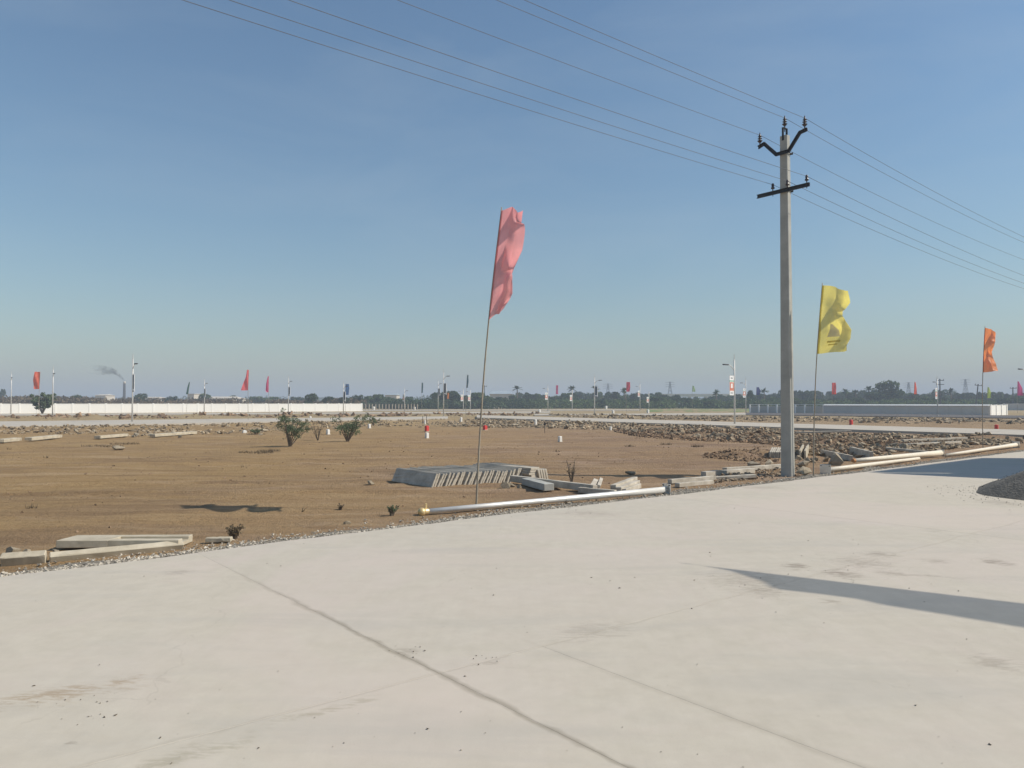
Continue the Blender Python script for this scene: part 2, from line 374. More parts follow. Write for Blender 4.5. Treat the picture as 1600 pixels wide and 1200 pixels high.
def mat_leaf(name, c1, c2):
    m, nt, b = new_mat(name)
    out = [n for n in nt.nodes if n.type == 'OUTPUT_MATERIAL'][0]; nt.nodes.remove(b)
    g = N(nt, 'ShaderNodeNewGeometry'); oi = N(nt, 'ShaderNodeObjectInfo')
    f = mathn(nt, 'ADD', mathn(nt, 'MULTIPLY', g.outputs['Random Per Island'], 0.75), mathn(nt, 'MULTIPLY', oi.outputs['Random'], 0.25))
    col = ramp(nt, f, [(0.05, c1), (0.95, c2)])
    d = N(nt, 'ShaderNodeBsdfDiffuse'); t = N(nt, 'ShaderNodeBsdfTranslucent')
    L(nt, col, d.inputs['Color']); L(nt, col, t.inputs['Color'])
    mx = N(nt, 'ShaderNodeMixShader'); mx.inputs[0].default_value = 0.25
    L(nt, d.outputs[0], mx.inputs[1]); L(nt, t.outputs[0], mx.inputs[2]); L(nt, mx.outputs[0], out.inputs['Surface'])
    return m
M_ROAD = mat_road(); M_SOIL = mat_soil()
M_FARROAD = simple('far_road_concrete', (0.41, 0.365, 0.30), (0.50, 0.45, 0.375), 0.6, 0.88, bmp=0.2, world_co=True)
M_ASPHALT = simple('dark_road_base', (0.085, 0.078, 0.076), (0.14, 0.125, 0.115), 0.3, 0.92, world_co=True)
M_GRAVEL = simple('grey_gravel', (0.19, 0.165, 0.13), (0.36, 0.315, 0.25), 30, 0.95, bmp=0.8, bdist=0.03, world_co=True)
M_PEBBLE = simple('gravel_stone', (0.30, 0.265, 0.215), (0.48, 0.43, 0.35), 2, 0.9, island=0.5)
M_RUBBLE = simple('rubble_stone', (0.19, 0.145, 0.095), (0.36, 0.285, 0.19), 1.7, 0.92, bmp=0.4, bdist=0.03, world_co=True, island=0.45)
M_STONE = simple('pale_broken_stone', (0.27, 0.222, 0.155), (0.42, 0.355, 0.26), 4, 0.9, bmp=0.6, bdist=0.03, island=0.1)
M_CLOD = simple('soil_clod', (0.165, 0.108, 0.066), (0.285, 0.195, 0.122), 1.2, 0.96, bmp=0.5, bdist=0.03, world_co=True, island=0.4)
M_SAND = simple('dark_crusher_sand', (0.105, 0.098, 0.085), (0.19, 0.175, 0.15), 4.5, 0.95, bmp=0.9, bdist=0.05, world_co=True)
M_SLAB = simple('precast_concrete', (0.33, 0.29, 0.23), (0.55, 0.50, 0.415), 4, 0.88, bmp=0.3, bdist=0.006)
M_SLAB2 = simple('buff_precast_concrete', (0.36, 0.31, 0.225), (0.53, 0.47, 0.36), 4, 0.88, bmp=0.3, bdist=0.006)
M_PSCC = simple('spun_grey_concrete', (0.33, 0.325, 0.29), (0.45, 0.44, 0.395), 3, 0.85, bmp=0.25, bdist=0.006)
M_STEEL = simple('dark_painted_steel', (0.035, 0.037, 0.042), (0.065, 0.066, 0.07), 6, 0.55, 0.4)
M_INSUL = simple('brown_porcelain', (0.04, 0.028, 0.024), (0.07, 0.05, 0.045), 8, 0.3, 0.0, spec=0.5)
M_WIRE = simple('aluminium_wire', (0.10, 0.105, 0.11), (0.15, 0.15, 0.16), 5, 0.6, 0.3)
M_GALV = simple('galvanised_steel', (0.66, 0.65, 0.62), (0.80, 0.79, 0.76), 5, 0.36, 0.75, bmp=0.05)
M_SILVER = simple('silver_paint', (0.62, 0.60, 0.56), (0.74, 0.72, 0.67), 5, 0.42, 0.3, bmp=0.1)
M_LAMPPOLE = simple('pale_painted_pole', (0.52, 0.51, 0.48), (0.64, 0.62, 0.58), 3, 0.5, 0.2)
M_CREAMPIPE = simple('cream_painted_pole', (0.66, 0.59, 0.47), (0.76, 0.69, 0.56), 4, 0.5, 0.0, bmp=0.05)
M_GOLD = simple('brass_paint', (0.60, 0.44, 0.20), (0.72, 0.56, 0.30), 9, 0.42, 0.35)
M_HEAD = simple('grey_lamp_housing', (0.05, 0.055, 0.06), (0.10, 0.10, 0.11), 4, 0.5, 0.2)
M_BAMBOO = simple('weathered_bamboo', (0.24, 0.205, 0.155), (0.38, 0.33, 0.255), 5, 0.7)
M_WHITE = simple('white_wall_paint', (0.85, 0.83, 0.78), (0.90, 0.88, 0.83), 0.35, 0.8, bmp=0.08, world_co=True)
M_GREYWALL = simple('grey_wall_render', (0.60, 0.55, 0.49), (0.68, 0.63, 0.57), 0.5, 0.85, world_co=True)
M_MARKW = simple('white_marker_paint', (0.70, 0.67, 0.61), (0.80, 0.78, 0.72), 9, 0.7)
M_MARKR = simple('red_marker_paint', (0.56, 0.045, 0.04), (0.66, 0.075, 0.06), 9, 0.6)
M_BARK = simple('grey_bark', (0.10, 0.078, 0.055), (0.19, 0.15, 0.11), 6, 0.9, bmp=0.5)
M_LEAF = mat_leaf('tree_foliage', (0.040, 0.070, 0.030), (0.135, 0.185, 0.075))
M_LEAFD = mat_leaf('dark_tree_foliage', (0.032, 0.055, 0.030), (0.095, 0.135, 0.065))
M_BUSH = mat_leaf('bush_foliage', (0.085, 0.122, 0.072), (0.22, 0.265, 0.15))
M_DRY = mat_leaf('dry_scrub', (0.155, 0.115, 0.07), (0.30, 0.235, 0.15))
M_SCRUB = mat_leaf('dusty_scrub', (0.11, 0.085, 0.058), (0.215, 0.17, 0.115))
M_GRASS = simple('field_grass', (0.11, 0.165, 0.04), (0.19, 0.24, 0.075), 0.05, 0.95, world_co=True)
M_PAPER = simple('banner_white', (0.74, 0.73, 0.70), (0.82, 0.81, 0.79), 3, 0.6)
M_BRED = simple('banner_red_print', (0.50, 0.10, 0.06), (0.66, 0.30, 0.20), 5, 0.6)
M_BGRN = simple('banner_green_print', (0.03, 0.30, 0.17), (0.06, 0.40, 0.24), 5, 0.6)
M_BDRK = simple('banner_dark_print', (0.10, 0.12, 0.14), (0.15, 0.17, 0.20), 5, 0.6)
M_ROOF = simple('blue_grey_roof', (0.30, 0.36, 0.40), (0.38, 0.43, 0.46), 0.5, 0.6)
M_CREAM = simple('cream_building', (0.48, 0.43, 0.36), (0.58, 0.53, 0.45), 0.3, 0.85)
M_SOOT = simple('sooty_chimney', (0.03, 0.03, 0.03), (0.07, 0.065, 0.06), 0.5, 0.85)
M_RUST = simple('rusty_cap', (0.34, 0.15, 0.06), (0.50, 0.24, 0.09), 9, 0.7)
M_GLASS = simple('dark_window_glass', (0.03, 0.035, 0.04), (0.05, 0.055, 0.06), 2, 0.15)

# ------------------------------------------------------------------ mesh builder
class MB:
    def __init__(s): s.v = []; s.f = []
    def add(s, vs, fs):
        o = len(s.v); s.v.extend([tuple(v) for v in vs]); s.f.extend([tuple(i + o for i in f) for f in fs]); return s
    def box(s, cx, cy, cz, sx, sy, sz, M=None, ch=0.0):
        """box of full size sx,sy,sz centred at c, edges chamfered by ch along the vertical and horizontal edges"""
        hx, hy, hz = sx / 2, sy / 2, sz / 2
        if ch <= 0:
            vs = [Vector((cx + a * hx, cy + b * hy, cz + c * hz)) for a in (-1, 1) for b in (-1, 1) for c in (-1, 1)]
            fs = [(0, 1, 3, 2), (4, 6, 7, 5), (0, 4, 5, 1), (2, 3, 7, 6), (0, 2, 6, 4), (1, 5, 7, 3)]
        else:
            bm = bmesh.new(); bmesh.ops.create_cube(bm, size=1.0)
            for w in bm.verts: w.co = Vector((w.co.x * sx, w.co.y * sy, w.co.z * sz))
            bmesh.ops.bevel(bm, geom=bm.edges[:], offset=ch, segments=1, affect='EDGES')
            bm.verts.index_update()
            vs = [w.co + Vector((cx, cy, cz)) for w in bm.verts]; fs = [tuple(w.index for w in f.verts) for f in bm.faces]
            bm.free()
        if M is not None: vs = [M @ w for w in vs]
        return s.add(vs, fs)
    def tube(s, pts, radii, n=8, caps=True):
        pts = [Vector(p) for p in pts]; rings = []
        if not hasattr(radii, '__len__'): radii = [radii] * len(pts)
        ref = None; vs = []; fs = []
        for i, p in enumerate(pts):
            t = (pts[min(i + 1, len(pts) - 1)] - pts[max(i - 1, 0)]).normalized()
            if ref is None: ref = t.orthogonal().normalized()
            ref = (ref - t * ref.dot(t)).normalized(); bi = t.cross(ref)
            for k in range(n):
                a = 2 * PI * k / n
                vs.append(p + (ref * math.cos(a) + bi * math.sin(a)) * radii[i])
        for i in range(len(pts) - 1):
            for k in range(n):
                fs.append((i * n + k, i * n + (k + 1) % n, (i + 1) * n + (k + 1) % n, (i + 1) * n + k))
        if caps:
            fs.append(tuple(range(n))[::-1]); fs.append(tuple((len(pts) - 1) * n + k for k in range(n)))
        return s.add(vs, fs)
    def lathe(s, c, prof, n=10):
        c = Vector(c); vs = []; fs = []
        for r, z in prof:
            for k in range(n):
                a = 2 * PI * k / n; vs.append(c + Vector((r * math.cos(a), r * math.sin(a), z)))
        for i in range(len(prof) - 1):
            for k in range(n):
                fs.append((i * n + k, i * n + (k + 1) % n, (i + 1) * n + (k + 1) % n, (i + 1) * n + k))
        fs.append(tuple(range(n))[::-1]); fs.append(tuple((len(prof) - 1) * n + k for k in range(n)))
        return s.add(vs, fs)
    def mesh(s, name, mat, smooth=False):
        me = bpy.data.meshes.new(name); me.from_pydata(s.v, [], s.f); me.materials.append(mat)
        if smooth: me.polygons.foreach_set('use_smooth', [True] * len(me.polygons))
        me.update(); return me
    def build(s, name, mat, parent=None, smooth=False, loc=None):
        return link(name, s.mesh(name, mat, smooth), parent, loc)
def link(name, me, parent=None, loc=None, rot=None, scale=None):
    o = bpy.data.objects.new(name, me); COL.objects.link(o)
    if parent is not None: o.parent = parent
    if loc is not None: o.location = loc
    if rot is not None: o.rotation_euler = rot
    if scale is not None: o.scale = scale
    return o
def tag(o, label=None, cat=None, group=None, kind=None):
    if label: o['label'] = label
    if cat: o['category'] = cat
    if group: o['group'] = group
    if kind: o['kind'] = kind
    return o
def empty(name, loc, label, cat, group=None, rz=0.0):
    o = bpy.data.objects.new(name, None); COL.objects.link(o); o.location = loc; o.rotation_euler = (0, 0, rz)
    o.empty_display_size = 0.2
    return tag(o, label, cat, group)

# ------------------------------------------------------------------ ground sheet
def build_ground():
    angs = list(np.arange(-48, 48.01, 0.32)) + list(np.arange(52, 310, 6.0))
    angs = np.radians(np.array(angs)); na = len(angs)
    rr = [0.6]
    while rr[-1] < 6000:
        r = rr[-1]
        rr.append(r + max(0.12, r * 0.011 if r < 90 else r * 0.05))
    rr = np.array(rr); nr = len(rr)
    a, r = np.meshgrid(angs, rr, indexing='ij')
    x = r * np.sin(a); y = r * np.cos(a)
    z = zt(x, y)
    verts = np.stack([x.ravel(), y.ravel(), z.ravel()], 1)
    i, j = np.meshgrid(np.arange(na), np.arange(nr - 1), indexing='ij')
    i2 = (i + 1) % na
    faces = np.stack([(i * nr + j).ravel(), (i2 * nr + j).ravel(), (i2 * nr + j + 1).ravel(), (i * nr + j + 1).ravel()], 1)[:, ::-1]
    nv = len(verts)
    verts = np.vstack([verts, [[0, 0, -0.3]]])
    cap = [(k * nr, ((k + 1) % na) * nr, nv) for k in range(na)]
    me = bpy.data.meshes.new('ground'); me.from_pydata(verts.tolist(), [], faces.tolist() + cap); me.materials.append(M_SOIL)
    me.polygons.foreach_set('use_smooth', [True] * len(me.polygons)); me.update()
    o = link('ground', me); tag(o, kind='structure')
build_ground()

# ------------------------------------------------------------------ near concrete road, cast in separate slabs
road = bpy.data.objects.new('road', None); COL.objects.link(road); road['kind'] = 'structure'
def road_slab(u0, u1, v0, v1fn, dz):
    g = 0.0003
    us = [u0 + g, u0 + g + 0.004]
    k = max(2, int((u1 - u0) / 0.35))
    us += [u0 + (u1 - u0) * i / k for i in range(1, k)] + [u1 - g - 0.004, u1 - g]
    fr = [0, 1, 2, 3, 4, 5]
    vs = []; fs = []
    for iu, u in enumerate(us):
        v1 = v1fn(u) - g
        vv = [v0 + g, v0 + g + 0.004, v0 + (v1 - v0) * 0.33, v0 + (v1 - v0) * 0.66, v1 - 0.016, v1]
        for iv, v in enumerate(vv):
            p = xy(u, v); rim = iu in (0, len(us) - 1) or iv in (0, 5)
            vs.append((p.x, p.y, dz - (0.0012 if rim else 0.0)))
    n = len(us)
    for iu in range(n - 1):
        for iv in range(5):
            a = iu * 6 + iv; fs.append((a, a + 6, a + 7, a + 1))
    ring = [i * 6 for i in range(n)] + [(n - 1) * 6 + j for j in range(1, 6)] + [i * 6 + 5 for i in range(n - 2, -1, -1)] + [j for j in range(4, 0, -1)]
    o = len(vs)
    for r_ in ring: vs.append((vs[r_][0], vs[r_][1], -0.24))
    m = len(ring)
    for i in range(m): fs.append((ring[i], o + i, o + (i + 1) % m, ring[(i + 1) % m]))
    MB().add(vs, fs).build('road_slab', M_ROAD, road)
def wob(u): return float(v_edge(u)) + 0.02 * math.sin(u * 2.1) + 0.012 * math.sin(u * 7.3 + 1) + 0.008 * math.sin(u * 17.0)
JU = [-60, -46, -32, -18.6, -11.5, -4.5, 2.53, 10.3, 16.9, 24, 31, 38, 45, 60, 80]
for i in range(len(JU) - 1):
    road_slab(JU[i], JU[i + 1], 3.86, wob, 0.0)
    a, b_ = JU[i], JU[i + 1]
    cuts = [2.53, 3.34, 10.3] if abs(a - 2.53) < 0.01 else [a, b_]
    for c0, c1 in zip(cuts[:-1], cuts[1:]):
        road_slab(c0, c1, -1.5, lambda u: 3.86, 0.0)
    road_slab(a, b_, -7.0, lambda u: -1.5, 0.0)
# bedding seen down in the joints
bb = MB()
bb.add([(*xy(-60, -7)[:2], -0.006), (*xy(80, -7)[:2], -0.006), (*xy(80, 8.0)[:2], -0.006), (*xy(-60, 6.3)[:2], -0.006)], [(0, 1, 2, 3)])
bb.build('joint_filler', simple('joint_dirt', (0.30, 0.265, 0.21), (0.38, 0.34, 0.28), 8, 0.95, world_co=True), road)

# ------------------------------------------------------------------ far roads (raised slabs)
def slab_road(name, near, far, z, mat, drop=0.4):
    vs = []; fs = []
    n = len(near)
    for p in near: q = G(p[0], p[1], z); vs.append((q.x, q.y, z))
    for p in far: q = G(p[0], p[1], z); vs.append((q.x, q.y, z))
    for i in range(n - 1): fs.append((i, i + 1, n + i + 1, n + i))
    o = len(vs)
    for v in list(vs): vs.append((v[0], v[1], z - drop))
    for i in range(n - 1): fs.append((i, o + i, o + i + 1, i + 1)); fs.append((n + i, n + i + 1, o + n + i + 1, o + n + i))
    fs.append((0, n, o + n, o)); fs.append((n - 1, o + n - 1, o + 2 * n - 1, 2 * n - 1))
    o_ = MB().add(vs, fs).build(name, mat); tag(o_, kind='structure'); return o_
ln = lambda y0, x0, k: (lambda x: (x, y0 + k * (x - x0)))
nl = ln(666.5, 0, -0.0185); fl = ln(658.3, 0, -0.011)
slab_road('road_parallel', [nl(x) for x in (-500, -200, 100, 400, 700)], [fl(x) for x in (-500, -200, 100, 400, 700)], 0.12, M_FARROAD)
nc = ln(659.2, 960, 0.0317); fc = ln(654.3, 960, 0.027)
slab_road('road_crossing', [nc(x) for x in (745, 900, 1200, 1500, 2000)], [fc(x) for x in (745, 900, 1200, 1500, 2000)], 0.14, M_FARROAD, 0.5)
slab_road('road_beyond', [(-300, 650.3), (0, 648.8), (560, 645.9), (860, 644.6)], [(-300, 648.0), (0, 646.7), (560, 644.2), (860, 642.8)], 0.08, M_FARROAD)
slab_road('road_far_strip', [(835, 648.6), (1000, 648.4), (1165, 647.8)], [(835, 646.8), (1000, 646.2), (1165, 645.0)], 0.10, M_FARROAD)
slab_road('road_far_end', [(540, 641.6), (700, 641.4), (1000, 640.9)], [(540, 640.3), (700, 640.2), (1000, 639.9)], 0.05, M_FARROAD)
slab_road('road_unsurfaced', [(1165, 648.2), (1300, 649.4), (1600, 653.2), (1800, 656)], [(1165, 644.6), (1300, 645.8), (1600, 649.2), (1800, 651.5)], 0.02, M_ASPHALT)
fld = MB(); q = [G(x, y, -0.06) for x, y in ((1010, 643.5), (1185, 643.5), (1185, 632.6), (1010, 632.6))]
fld.add(q, [(0, 1, 2, 3)]); tag(fld.build('grass_field', M_GRASS), kind='structure')

# ------------------------------------------------------------------ rocks
def rock_geo(rng, sub=0, rough=0.25, flat=0.75):
    bm = bmesh.new(); bmesh.ops.create_icosphere(bm, subdivisions=sub + 1, radius=1.0)
    ax = (1 + rng.uniform(-.4, .45), 1 + rng.uniform(-.4, .35), flat + rng.uniform(-.15, .2))
    ph = [rng.uniform(0, 6) for _ in range(6)]
    for v in bm.verts:
        k = 1 + rng.uniform(-rough, rough) + 0.15 * math.sin(v.co.x * 2.3 + ph[0]) * math.sin(v.co.y * 2.1 + ph[1])
        v.co = Vector((v.co.x * ax[0] * k, v.co.y * ax[1] * k, v.co.z * ax[2] * k))
        for d in range(3):                       # broken flat faces
            lim = 0.82 + 0.1 * math.sin(ph[d])
            if v.co[d] > lim: v.co[d] = lim
            if v.co[d] < -lim: v.co[d] = -lim
    bm.verts.index_update()
    g = ([v.co.copy() for v in bm.verts], [tuple(v.index for v in f.verts) for f in bm.faces]); bm.free(); return g
def shard_geo(rng, n=10, flat=0.6):
    bm = bmesh.new(); ax = (rng.uniform(.75, 1.35), rng.uniform(.6, 1.1), flat * rng.uniform(.7, 1.3))
    for _ in range(n):
        v = Vector((rng.gauss(0, 1), rng.gauss(0, 1), rng.gauss(0, 1))).normalized() * rng.uniform(.75, 1.1)
        bm.verts.new((v.x * ax[0], v.y * ax[1], v.z * ax[2]))
    r = bmesh.ops.convex_hull(bm, input=bm.verts[:]); bmesh.ops.delete(bm, geom=[g for g in r['geom_interior'] if isinstance(g, bmesh.types.BMVert)], context='VERTS')
    bmesh.ops.triangulate(bm, faces=bm.faces[:]); bm.verts.index_update()
    g = ([v.co.copy() for v in bm.verts], [tuple(v.index for v in f.verts) for f in bm.faces]); bm.free(); return g
rr_ = random.Random(11)
ROCKS_LO = [shard_geo(rr_, 9, 0.62) for _ in range(22)]
ROCKS_HI = [shard_geo(rr_, 15, 0.75) for _ in range(12)]
def heap(name, label, cat, spots, mat, rng, geos=None, kind='stuff'):
    """many loose lumps as one object; spots = (x,y,z,size)"""
    geos = geos or ROCKS_LO
    V_, F_ = [], []
    arrs = [(np.array([list(v) for v in g[0]]), np.array(g[1])) for g in geos]
    off = 0
    for (x, y, z, s) in spots:
        gv, gf = arrs[rng.randrange(len(arrs))]
        a, b2 = rng.uniform(0, 6.28), rng.uniform(-.6, .6)
        ca, sa = math.cos(a), math.sin(a); cb, sb = math.cos(b2), math.sin(b2)
        Mx = np.array([[ca, -sa, 0], [sa, ca, 0], [0, 0, 1]]) @ np.array([[1, 0, 0], [0, cb, -sb], [0, sb, cb]])
        w = gv @ Mx.T * s + np.array([x, y, z]); V_.append(w); F_.append(gf + off); off += len(w)
    if not V_: return
    vv = np.vstack(V_); ff = np.vstack(F_)
    me = bpy.data.meshes.new(name); me.from_pydata(vv.tolist(), [], ff.tolist()); me.materials.append(mat); me.update()
    return tag(link(name, me), label, cat, kind=kind)
def strip_spots(rng, n, top, bot, s0, s1, lift=0.0, xr=None, clump=0.0):
    """spots in the ground quad strip between two photo polylines (given as x->y lists), uniform over the ground"""
    tx = [p[0] for p in top]; ty = [p[1] for p in top]; bx = [p[0] for p in bot]; by = [p[1] for p in bot]
    res = []
    lo = max(tx[0], bx[0]); hi = min(tx[-1], bx[-1])
    while len(res) < n:
        px = rng.uniform(lo, hi); yt = np.interp(px, tx, ty); yb = np.interp(px, bx, by)
        p0, p1 = G(px, yt, GZ), G(px, yb, GZ); t = rng.random()
        p = p0.lerp(p1, t)
        if rng.random() > min(1, p.y / max(p0.y, 1e-3)) : continue
        if clump > 0 and float(vnoise(p.x * 0.55 + 17, p.y * 0.55)) < clump: continue
        s = s0 + (s1 * 1.5 - s0) * rng.random() ** 4.5
        res.append((p.x, p.y, 0, s))
    xs = np.array([r_[0] for r_ in res]); ys = np.array([r_[1] for r_ in res]); zs = zt(xs, ys)
    return [(r_[0], r_[1], float(z) + r_[3] * 0.25 + lift, r_[3]) for r_, z in zip(res, zs)]
rg = random.Random(21)
heap('rubble_bank', 'bank of broken stone along the road parallel to the slab road, left', 'rubble',
     strip_spots(rg, 7500, [(-250, 671), (0, 668), (280, 664), (420, 661), (600, 657), (760, 655)], [(-250, 682), (0, 678), (200, 684), (400, 676), (600, 668), (760, 667)], 0.025, 0.13, clump=0.30), M_RUBBLE, rg)
heap('rubble_bank', 'bank of broken stone below the crossing road, middle of the view', 'rubble',
     strip_spots(rg, 7500, [(700, 657), (840, 659), (960, 663.5), (1100, 669), (1230, 673)], [(700, 667), (840, 669), (960, 672), (1100, 686), (1230, 694)], 0.03, 0.15, clump=0.25), M_RUBBLE, rg)
heap('rubble_bank', 'grey stone rubble between the main pole, lying posts and crossing road', 'rubble',
     strip_spots(rg, 9000, [(1235, 676), (1400, 682), (1600, 688), (1700, 691)], [(1235, 728), (1320, 722), (1440, 706), (1600, 692), (1700, 694)], 0.02, 0.12, clump=0.25), M_RUBBLE, rg)
heap('rubble_bank', 'band of stone rubble beyond the crossing road on the right', 'rubble',
     strip_spots(rg, 4500, [(860, 649.5), (1100, 650.5), (1300, 653), (1640, 657)], [(860, 651.5), (1100, 657.5), (1300, 661), (1640, 666)], 0.05, 0.22, clump=0.35), M_RUBBLE, rg)
heap('rubble_bank', 'band of dark spoil beyond the parallel road on the left', 'rubble',
     strip_spots(rg, 1300, [(-100, 650.5), (250, 649.5), (600, 647.5), (840, 646.5)], [(-100, 656.5), (250, 654.5), (600, 651), (840, 649.5)], 0.08, 0.34, clump=0.5), M_CLOD, rg)
heap('clod_bank', 'brown soil clods heaped in front of the crossing road', 'soil heap',
     strip_spots(rg, 9000, [(960, 666), (1100, 671), (1235, 677)], [(960, 674), (1000, 684), (1100, 690), (1170, 692), (1235, 700)], 0.02, 0.095, clump=0.2), M_CLOD, rg)
heap('clod_bank', 'brown soil clods heaped behind the yellow flag pole', 'soil heap',
     strip_spots(rg, 9000, [(1236, 681), (1330, 683), (1480, 687)], [(1236, 702), (1330, 712), (1480, 696)], 0.015, 0.075, clump=0.15), M_CLOD, rg)
heap('clod_bank', 'small dark clod heap on the bare soil left of the main pole', 'soil heap',
     strip_spots(rg, 1500, [(1098, 711), (1140, 704), (1215, 704)], [(1098, 715), (1140, 719), (1215, 722)], 0.012, 0.055), M_CLOD, rg)
heap('clod_bank', 'loose soil banked against the foot of the main pole by the road', 'soil heap',
     strip_spots(rg, 1500, [(1110, 748), (1180, 737), (1250, 731)], [(1110, 757), (1180, 750), (1250, 744)], 0.008, 0.05), simple('loose_soil', (0.20, 0.15, 0.10), (0.34, 0.27, 0.19), 2, 0.95, world_co=True, island=0.3), rg)
heap('soil_crumbs', 'scattered crumbs of soil and stone over the bare plot', 'soil',
     strip_spots(rg, 2600, [(-100, 684), (400, 676), (900, 672), (1220, 700)], [(-100, 868), (360, 830), (700, 785), (1220, 736)], 0.006, 0.026, clump=0.5), M_CLOD, rg)
# gravel shoulder along the road edge
gs = MB(); us = np.arange(-14, 40, 0.12); prev = None
for k, u in enumerate(us):
    v = float(v_edge(u)) - 0.02; wd = 0.55 + 0.14 * math.sin(u * 1.7) + 0.1 * math.sin(u * 4.3 + 1)
    row = []
    for j, t in enumerate((0, 0.35, 0.7, 1.0)):
        p = xy(u, v + wd * t); z = zt1(p.x, p.y) if j else -0.028
        row.append((p.x, p.y, max(z, -0.2) + (0.016 if 0 < j < 3 else 0.0) - (0.012 if j == 3 else 0)))
    gs.v.extend(row)
    if k: 
        o = (k - 1) * 4
        for j in range(3): gs.f.append((o + j, o + 4 + j, o + 5 + j, o + 1 + j))
tag(gs.build('gravel_shoulder', M_GRAVEL, smooth=True), 'strip of grey gravel along the edge of the concrete road', 'gravel', kind='stuff')
sp = []
for _ in range(15000):
    u = rg.uniform(-13, 30) if rg.random() < .6 else rg.uniform(-8, 12)
    e = float(v_edge(u)); w = abs(rg.gauss(0, 0.30)) + 0.005
    p = xy(u, e + w - 0.01); sp.append((p.x, p.y, 0, 0.007 + 0.022 * rg.random() ** 2.4))
zz = zt(np.array([s_[0] for s_ in sp]), np.array([s_[1] for s_ in sp]))
heap('gravel', 'loose grey gravel stones lying along the road edge', 'gravel', [(a, b2, max(float(z), -.16) + 0.02, c) for (a, b2, _, c), z in zip(sp, zz)], M_PEBBLE, rg)
# grit spilled on the concrete
sp = []
for _ in range(240):
    px = rg.uniform(-50, 1650); py = 700 + 500 * rg.random() ** 1.3
    p = G(px, py)
    u, v = uv(p)
    if v > float(v_edge(u)) - 0.1: continue
    sp.append((p.x, p.y, 0.004, 0.002 + 0.007 * rg.random() ** 3))
for cx_, cy_, n_, sd in [(890, 797, 26, 40), (960, 905, 8, 30), (640, 1018, 14, 22), (770, 1030, 10, 20), (120, 1105, 22, 60), (1190, 915, 24, 60), (1320, 880, 24, 70), (760, 800, 10, 30), (1440, 900, 12, 60)]:
    for _ in range(n_):
        p = G(cx_ + rg.gauss(0, sd), cy_ + rg.gauss(0, sd * 0.22)); u, v = uv(p)
        if v < float(v_edge(u)) - 0.1: sp.append((p.x, p.y, 0.004, 0.003 + 0.008 * rg.random() ** 2.5))
heap('grit', 'specks of grit and small stones spilled on the concrete road', 'gravel', sp, simple('dark_grit', (0.14, 0.12, 0.095), (0.24, 0.205, 0.165), 2, 0.9, island=0.3), rg)

# bigger stones that can be picked apart
ROCK_ME = []
for k, g in enumerate(ROCKS_HI): ROCK_ME.append(MB().add(*g).mesh('stone', M_STONE))
def stone(px, py, spx, label, group=None, dark=False, cat='stone'):
    p = GT(px, py); s = spx * 0.66 * p.y / F_PX
    o = link('stone', ROCK_ME[R.randrange(len(ROCK_ME))], None, (p.x, p.y, p.z + s * 0.32), (R.uniform(-.4, .4), R.uniform(-.4, .4), R.uniform(0, 6)), (s, s * R.uniform(.8, 1.1), s * R.uniform(.7, 1)))
    return tag(o, label, cat, group)
stone(1257, 741, 22, 'pale boulder on the road edge touching the foot of the main pole')
stone(1256, 729, 22, 'rounded stone lump just behind the boulder at the main pole')
stone(1303, 726, 26, 'angular pale stone behind the steel plate of the lying post')
stone(1178, 731, 24, 'pale jagged stone lying left of the main pole above the beams')
stone(1200, 729, 18, 'small pale stone close to the left side of the main pole')
stone(1246, 717, 12, 'buff block standing right behind the main pole')
stone(579, 757, 14, 'single pale stone on bare soil left of the slab stack')
stone(508, 755, 7, 'little white stone on bare soil far left of the slab stack')
stone(790, 763, 15, 'brownish stone in front of the slab stack')
stone(811, 763, 9, 'small white stone in front of the slab stack, right of the brown one')
stone(800, 761, 10, 'buff stone in front of the slab stack touching the brown one')
stone(542, 819, 10, 'pale knobbly stone in the gravel beside the road edge')
stone(186, 703, 13, 'flat buff stone alone on the plot below the left rubble bank')
stone(990, 677, 12, 'pinkish flat stone at the foot of the middle rubble bank')
stone(20, 868, 24, 'tan rock behind the leftmost buff kerb board')
stone(42, 866, 18, 'tan rock with a sharp corner behind the leftmost buff kerb board, nearest the gap')
stone(86, 864, 13, 'pointed tan stone behind the joint of the buff kerb boards')
stone(930, 760, 12, 'grey stone chunk behind the middle of the silver post')
stone(985, 742, 14, 'dark-sided stone behind the tilted concrete blocks')
for k in range(16):
    stone(R.uniform(1290, 1460), R.uniform(696, 716), R.uniform(8, 15), 'broken stone lump in the rubble behind the lying cream posts', 'stones behind the cream posts')
for k in range(14):
    stone(R.uniform(1440, 1600), R.uniform(684, 698), R.uniform(7, 13), 'broken stone lump in the rubble around the orange flag pole', 'stones around the orange flag')
for k in range(18):
    stone(R.uniform(760, 960), R.uniform(661, 671), R.uniform(5, 10), 'rough stone at the foot of the middle rubble bank', 'stones of the middle bank')
for k in range(8):
    stone(R.uniform(1080, 1150), R.uniform(669, 683), R.uniform(6, 12), 'pale stone showing among the brown clods before the crossing road', 'pale stones among the clods')
for k in range(16):
    stone(R.uniform(120, 420), R.uniform(671, 684), R.uniform(5, 11), 'pale stone at the lower edge of the left rubble bank', 'stones of the left bank')

